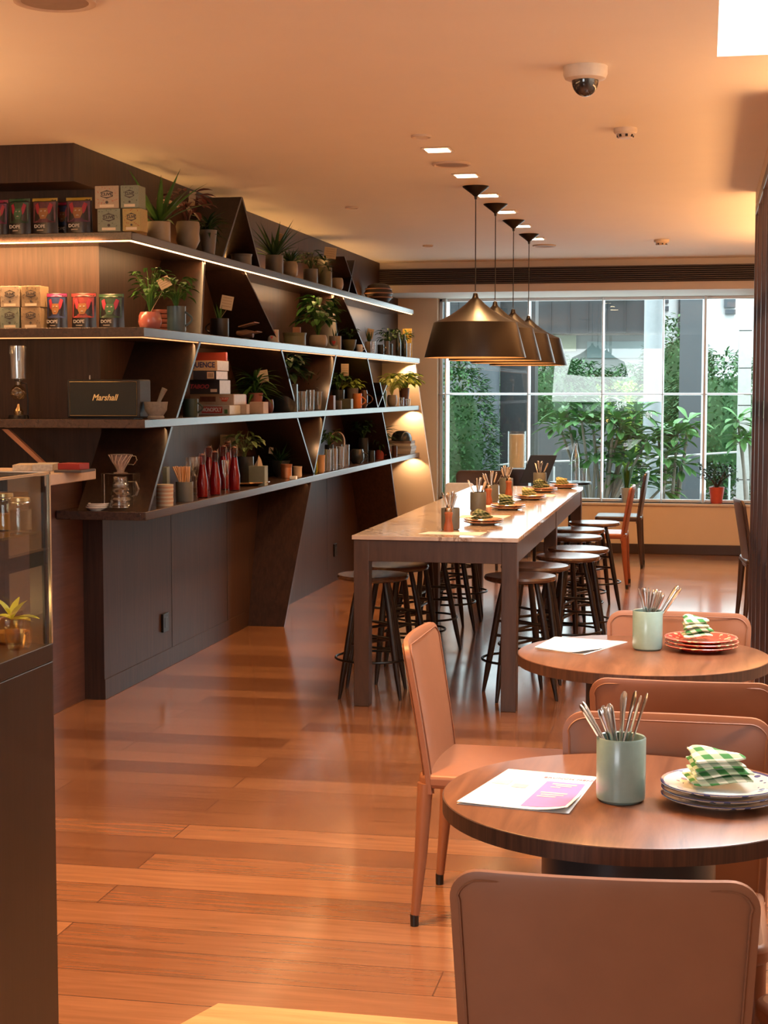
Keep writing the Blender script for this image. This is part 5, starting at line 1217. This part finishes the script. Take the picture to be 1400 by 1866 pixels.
boxat('tin', 'square olive green tin on the third shelf', 'tin', 631, 3, .06, 22, 18, .08, OLIVE); vessel('cup', 'grey cup left of the olive green tin on the third shelf', 'cup', 616, 3, .05, 14, 16, GREYP, 'cyl', -1)
vessel('mug', 'bright orange mug on the third shelf', 'mug', 651, 3, .05, 17, 27, mat((.70, .24, .06), .35), 'cyl', 1)
vessel('jug', 'dark brown glass jug right of the orange mug', 'jug', 663, 3, .06, 15, 32, mat((.10, .035, .015), .1, 0, .8), 'round', 1)
vessel('thermos', 'small teal and cream thermos beside the V of short boards', 'flask', 700, 3, .03, 9, 30, mat((.10, .22, .20), .4), 'cyl')
VAR = mat((.50, .56, .16), .45, 0, .4, 'variegated_leaf', .5, 60)
plant('variegated plant in a cream pot near the far end of the third shelf', 715, 3, .06, 19, 21, CREAM, 'broad', VAR, 44, 52, 50, 'round')
plant('trailing bright green plant in a brown pot at the far end of the third shelf', 737, 3, .10, 20, 32, mat((.16, .08, .05), .5), 'broad', LEAFY, 56, 40, 60, 'taper')
vessel('drinking_glass', 'small clear glass at the far end of the third shelf', 'glass', 732, 3, .03, 10, 16, GLASSC, 'taper'); vessel('drinking_glass', 'small clear glass last on the third shelf, right of another', 'glass', 744, 3, .02, 9, 13, GLASSC, 'taper')
# ---- lowest shelf, front run: pour-over stand
p, k = fpt(220, 4, 7.68); ps = thing('pour_over_stand', 'clear acrylic pour-over coffee stand on the lowest shelf', 'stand', p)
ACR = glass_mat('acrylic', (.96, .95, .93), 1.7)
S_ = 31*k
for x in (-S_, S_-.004): build('leg', MB().box(x, -.05, 0, x+.004, .05, .185), ACR, ps, .001)
tp_ = MB().box(-S_, -.05, .185, -.030, .05, .190).box(.030, -.05, .185, S_, .05, .190).box(-.03, -.05, .185, .03, -.03, .190).box(-.03, .03, .185, .03, .05, .190); build('top_plate', tp_, ACR, ps, .001)
build('drip_tray', MB().box(-.035, -.05, 0, S_+.005, .05, .010), BLACKM, ps, .002); build('corner_pin', MB().cyl(.003, .003, .01, .185, 8, cx=-S_+.015, cy=-.045), STEEL, ps)
cr = thing('glass_carafe', 'ribbed glass coffee carafe with a handle standing in the acrylic stand', 'carafe', p+Vector((0, 0, .0103)))
prof = [(0, 0), (.050, 0), (.054, .006)]
for q in range(22): zz_ = .012+q*.006; prof.append((.052-.022*(q/21)+.0028*math.sin(q*1.45), zz_))
prof += [(.030, .150), (.032, .160), (.030, .160), (.027, .148), (.046, .02), (.045, .004), (0, .004)]
build('body', MB().lathe(prof, 32), GLASSC, cr); build('handle', MB().tube([(.030, 0, .135), (.062, 0, .137), (.074, 0, .10), (.064, 0, .068), (.045, 0, .060)], .0040, 8), GLASSC, cr)
cr.scale = (1.3, 1.3, 1)
dr = thing('coffee_dripper', 'clear ribbed cone coffee dripper on top of the acrylic stand', 'coffee dripper', p+Vector((0, 0, .1905)))
rb_ = MB().lathe([(.034, 0), (.036, .004), (.018, .006), (.020, .014), (.060, .092), (.063, .094), (.060, .095), (.018, .016)], 32); build('cone', rb_, mat((.72, .58, .50), .05, 0, .8, trans=.7), dr)
rg = MB()
for q in range(14): a = q*2*PI/14; rg.tube([(.020*math.cos(a), .020*math.sin(a), .018), (.042*math.cos(a+.35), .042*math.sin(a+.35), .058), (.061*math.cos(a+.7), .061*math.sin(a+.7), .092)], .0016, 5)
build('ribs', rg, mat((.75, .62, .52), .08, 0, .8), dr); build('handle', MB().tube([(.058, 0, .086), (.082, 0, .086), (.088, 0, .066), (.070, 0, .042), (.040, 0, .046)], .0035, 8), GLASSC, dr)
p, k = fpt(183, 4, 7.64)
for q in range(3): single('saucer', plate_mesh(.058-.002*q), WHITEC, 'small pale saucer beside the pour-over stand, %s of three' % ('lowest', 'middle', 'top')[q], 'saucer', p+Vector((-.02+.004*q, 0, q*.009)), group='saucers beside the pour-over stand')
# ---- lowest shelf, along the wall
for q in range(11):
    p, k = spt(300, 4, .06); single('coaster', MB().cyl(15.5*k, 15.5*k, 0, .0095, 24), mat((.40, .24, .16) if q % 2 else (.46, .40, .30), .6), 'round coaster, %s from the bottom of the striped stack on the lowest shelf' % ORD[q], 'coaster', (p.x+rnd(-.002, .002), p.y, p.z+q*.0103), group='coasters in the stack on the lowest shelf')
boxat('book', 'thin green book leaning behind the coaster stack', 'book', 303, 4, .20, 8, 60, .12, mat((.14, .16, .12), .6), rz=.2)
p, k = spt(336, 4, .06); vessel('straw_holder', 'grey-green ceramic holder of wooden sticks on the lowest shelf', 'cup', 336, 4, .06, 32, 36, GREYCUP, 'cyl')
for q in range(12):
    a = q*2.1; dx, dy = (-.42 if q < 3 else -.10+.05*(q % 4)), .08*math.sin(a)
    o = single('wooden_stick', MB().tube([(0, 0, 0), (dx*.19, dy*.19, .185)], .0045, 6), mat((.62, .34, .14), .5), 'light wooden stick, %s of the bundle in the grey-green holder' % ORD[q], 'stick', (p.x+(.025 if q < 3 else .02*math.cos(a)), p.y+.02*math.sin(a), p.z+36*k*.062), group='wooden sticks in the holder')
RED = mat((0.303, 0.003, 0.011), .08, 0, .8, 'red_cordial', trans=.35); REDG = glass_mat('bottle_glass', (.80, .45, .45), 1.45)
for q, (px, off, w) in enumerate(((369, .05, 'first'), (392, .05, 'second'), (407, .16, 'third'), (427, .06, 'fourth'), (381, .22, 'fifth, farther back'), (415, .26, 'sixth, farther back'))):
    p, k = spt(px, 4, off); r, hh = 10.5*k, 78*k; o = thing('swing_top_bottle', 'swing-top bottle of red cordial, %s in the cluster' % w, 'bottle', p, group='bottles of red cordial on the lowest shelf')
    build('glass', MB().lathe([(0, 0), (r*.95, 0), (r, .01), (r, hh*.36), (r*.75, hh*.55), (r*.52, hh*.78), (r*.48, hh*.95), (r*.55, hh), (0, hh)], 20), REDG, o)
    build('cordial', MB().lathe([(0, .006), (r*.9, .006), (r*.92, hh*.36), (r*.68, hh*.54), (r*.44, hh*.78), (0, hh*.78)], 20), RED, o)
    build('stopper', MB().lathe([(0, hh*1.005), (r*.42, hh*1.005), (r*.34, hh*1.03), (0, hh*1.04)], 14), mat((.25, .10, .07), .4), o)
    build('wire_clip', MB().tube([(-r*.55, -r*.4, hh*.86), (-r*.75, -r*.3, hh*.93), (-r*.5, -r*.2, hh*1.06), (r*.5, -r*.2, hh*1.06), (r*.75, -r*.3, hh*.93), (r*.55, -r*.4, hh*.80)], .0016, 5), STEEL, o)
for q, px in enumerate((349, 358)):
    p, k = spt(px, 4, .20); single('wine_glass', MB().lathe([(0, 0), (.030, 0), (.030, .003), (.004, .006), (.004, .10), (.030, .135), (.036, .18), (.034, .22), (.032, .22), (.034, .18), (.0, .108)], 24), GLASSC, 'stemmed glass behind the wooden sticks, %s of two' % ('left', 'right')[q], 'glass', p)
p, k = spt(411, 4, .02); single('champagne_flute', MB().lathe([(0, 0), (.026, 0), (.026, .003), (.003, .006), (.003, .09), (.014, .12), (.022, .20), (.020, .20), (.012, .12), (0, .10)], 24), GLASSC, 'slim clear flute in front of the red cordial bottles', 'glass', p)
boxat('card', 'kraft card standing above the red cordial bottles', 'card', 418, 4, .32, 34, 88, .004, CARD)
plant('variegated plant behind the red bottles on the lowest shelf', 446, 4, .20, 34, 50, DKG, 'broad', mat((.12, .17, .06), .45, var=.6, scale=50), 60, 66, 26, 'cyl')
o, W_, H_ = boxat('tissue_holder', 'pale green ribbed tissue holder with a tissue standing up', 'tissue box', 471, 4, .06, 30, 36, .08, mat((.15, .16, .11), .6), thingy=True, dz=.03)
o.location.z = LV[4][1]
tb = MB(); tb.add([(-.03, 0, H_), (0, -.015, H_), (.03, 0, H_), (.0, .015, H_), (-.008, 0, H_+.035), (.004, -.006, H_+.07), (.018, .004, H_+.04)], [(0, 1, 5, 4), (1, 2, 6, 5), (2, 3, 5, 6), (3, 0, 4, 5)]); build('tissue', tb, mat((.42, .30, .2), .8), o)
single('tray', MB().lathe([(0, 0), (.16, 0), (.19, .02), (.188, .024), (.155, .006), (0, .006)], 36), mat((.20, .10, .04), .2, .5), 'round brown tray lying before the tissue holder', 'tray', spt(466, 4, -.0+.19)[0]+Vector((0, -.35, 0)))
plant('small dark plant in a dark bowl with a leaning card on the lowest shelf', 510, 4, .20, 40, 30, DKG, 'strap', LEAFD, 48, 44, 20, 'bowl', (-14, 55, 8, 26, .1))
vessel('copper_cup', 'copper cup on the lowest shelf before the dark plant', 'cup', 522, 4, .10, 22, 26, mat((.55, .25, .13), .3, .8), 'taper'); vessel('small_pot', 'small kraft-coloured cup right of the copper cup', 'cup', 542, 4, .06, 18, 20, mat((.42, .30, .20), .6), 'taper')
boxat('white_card_box', 'tiny white box under the kraft-coloured cup', 'box', 535, 4, .02, 12, 6, .04, WHITEC)
# bay with the green and yellow poster
o, W_, H_ = boxat('game_box', 'green and yellow picture box standing between two slanted boards', 'box', 567, 4, .12, 24, 50, .05, mat((.50, .46, .05), .5, var=.5, scale=18), thingy=True, dz=0)
build('picture', MB().prism([(W_*.12*math.cos(t*PI/5), H_*.72+W_*.2*math.sin(t*PI/5)) for t in range(10)], 1, -.027, -.0255), mat((.60, .05, .03), .5), o); build('green_panel', MB().box(-W_/2, -.0265, .004, W_/2, -.0252, H_*.55), mat((.07, .18, .03), .5), o); lettering('FARM', .032, mat((.75, .70, .3), .5), o, (0, -.0275, H_*.34), bold=.001)
vessel('wooden_cup', 'light wooden cup right of the slanted board on the lowest shelf', 'cup', 585, 4, .05, 16, 32, mat((.42, .24, .12), .5), 'taper')
plant('leafy cutting behind the clear tumblers on the lowest shelf', 600, 4, .20, 16, 40, DKG, 'broad', LEAFG, 36, 42, 22, 'cyl')
p, k = spt(615, 4, .22); mr_ = thing('arched_mirror', 'small arched mirror with a pale rim on the lowest shelf', 'mirror', p)
am = [(-.06, 0), (.06, 0)]+[(.06*math.cos(t*PI/12), .19+.08*math.sin(t*PI/12)) for t in range(13)]
build('mirror_glass', MB().prism(am, 1, -.004, .0), mat((.55, .50, .48), .12, .9), mr_); build('rim', MB().tube([(a, 0, b_) for a, b_ in am], .006, 6, closed=True), mat((.6, .42, .34), .4), mr_)
for q, (px, off) in enumerate(((597, .04), (608, .03), (620, .05), (630, .08))):
    vessel('glass_tumbler', 'ribbed clear tumbler, %s of four on the lowest shelf' % ('first', 'second', 'third', 'last')[q], 'glass', px, 4, off, 15, 40, GLASSC, 'taper', group='clear tumblers on the lowest shelf')
vessel('teapot_body', 'round dark glazed pot left of the red pot on the lowest shelf', 'pot', 651, 4, .10, 26, 26, DKG, 'round', 1)
plant('bushy dark plant with pale buds behind the dark glazed pot', 662, 4, .20, 20, 40, DKG, 'fine', LEAFD, 52, 60, 60, 'cyl')
plant('spiky palm-like plant in a square red pot on the lowest shelf', 692, 4, .10, 22, 32, mat((.30, .05, .04), .45), 'palm', LEAFD, 70, 62, 46, 'taper', handle=1)
vessel('mug', 'small dark handled mug left of the red pot', 'mug', 677, 4, .06, 12, 20, DKG, 'cyl', -1)
vessel('jar', 'brown lidded jar right of the last slanted board on the lowest shelf', 'jar', 719, 4, .06, 10, 20, mat((.08, .03, .02), .3), 'cyl')
bz = 0
for q in range(5):
    p, k = spt(735, 4, .12); single('book', MB().box(-.13, -.12, 0, .12, .12, .024), mat(((.42, .36, .30), (.50, .46, .42), (.35, .33, .31), (.52, .48, .40), (.22, .16, .14))[q], .6, var=.1), 'thick pale book in the far pile of the lowest shelf, %s' % ('lowest', 'second from below', 'in the middle', 'second from the top', 'topmost')[q], 'book', (p.x+rnd(-.008, .008)-.02, p.y, p.z+q*.0248), rnd(-.05, .05), 'books in the far pile', .001)
p, k = spt(732, 4, .13); single('black_bowl', MB().lathe([(0, .10), (.05, .095), (.085, .07), (.10, .03), (.10, 0), (.095, 0), (.09, .03), (0, .08)], 28), DKG, 'upturned black bowl on the far pile of books', 'bowl', (p.x, p.y, LV[4][1]+5*.0248+.0005))
# tea light at the far table
single('tea_light', MB().lathe([(0, 0), (.035, 0), (.045, .06), (.042, .06), (.032, .005), (0, .005)], 20), mat((.9, .45, .2), .3, emit=(1, .5, .18), estr=4), 'glowing tea light holder behind the wooden screen', 'candle', (.70, 11.2, .76))
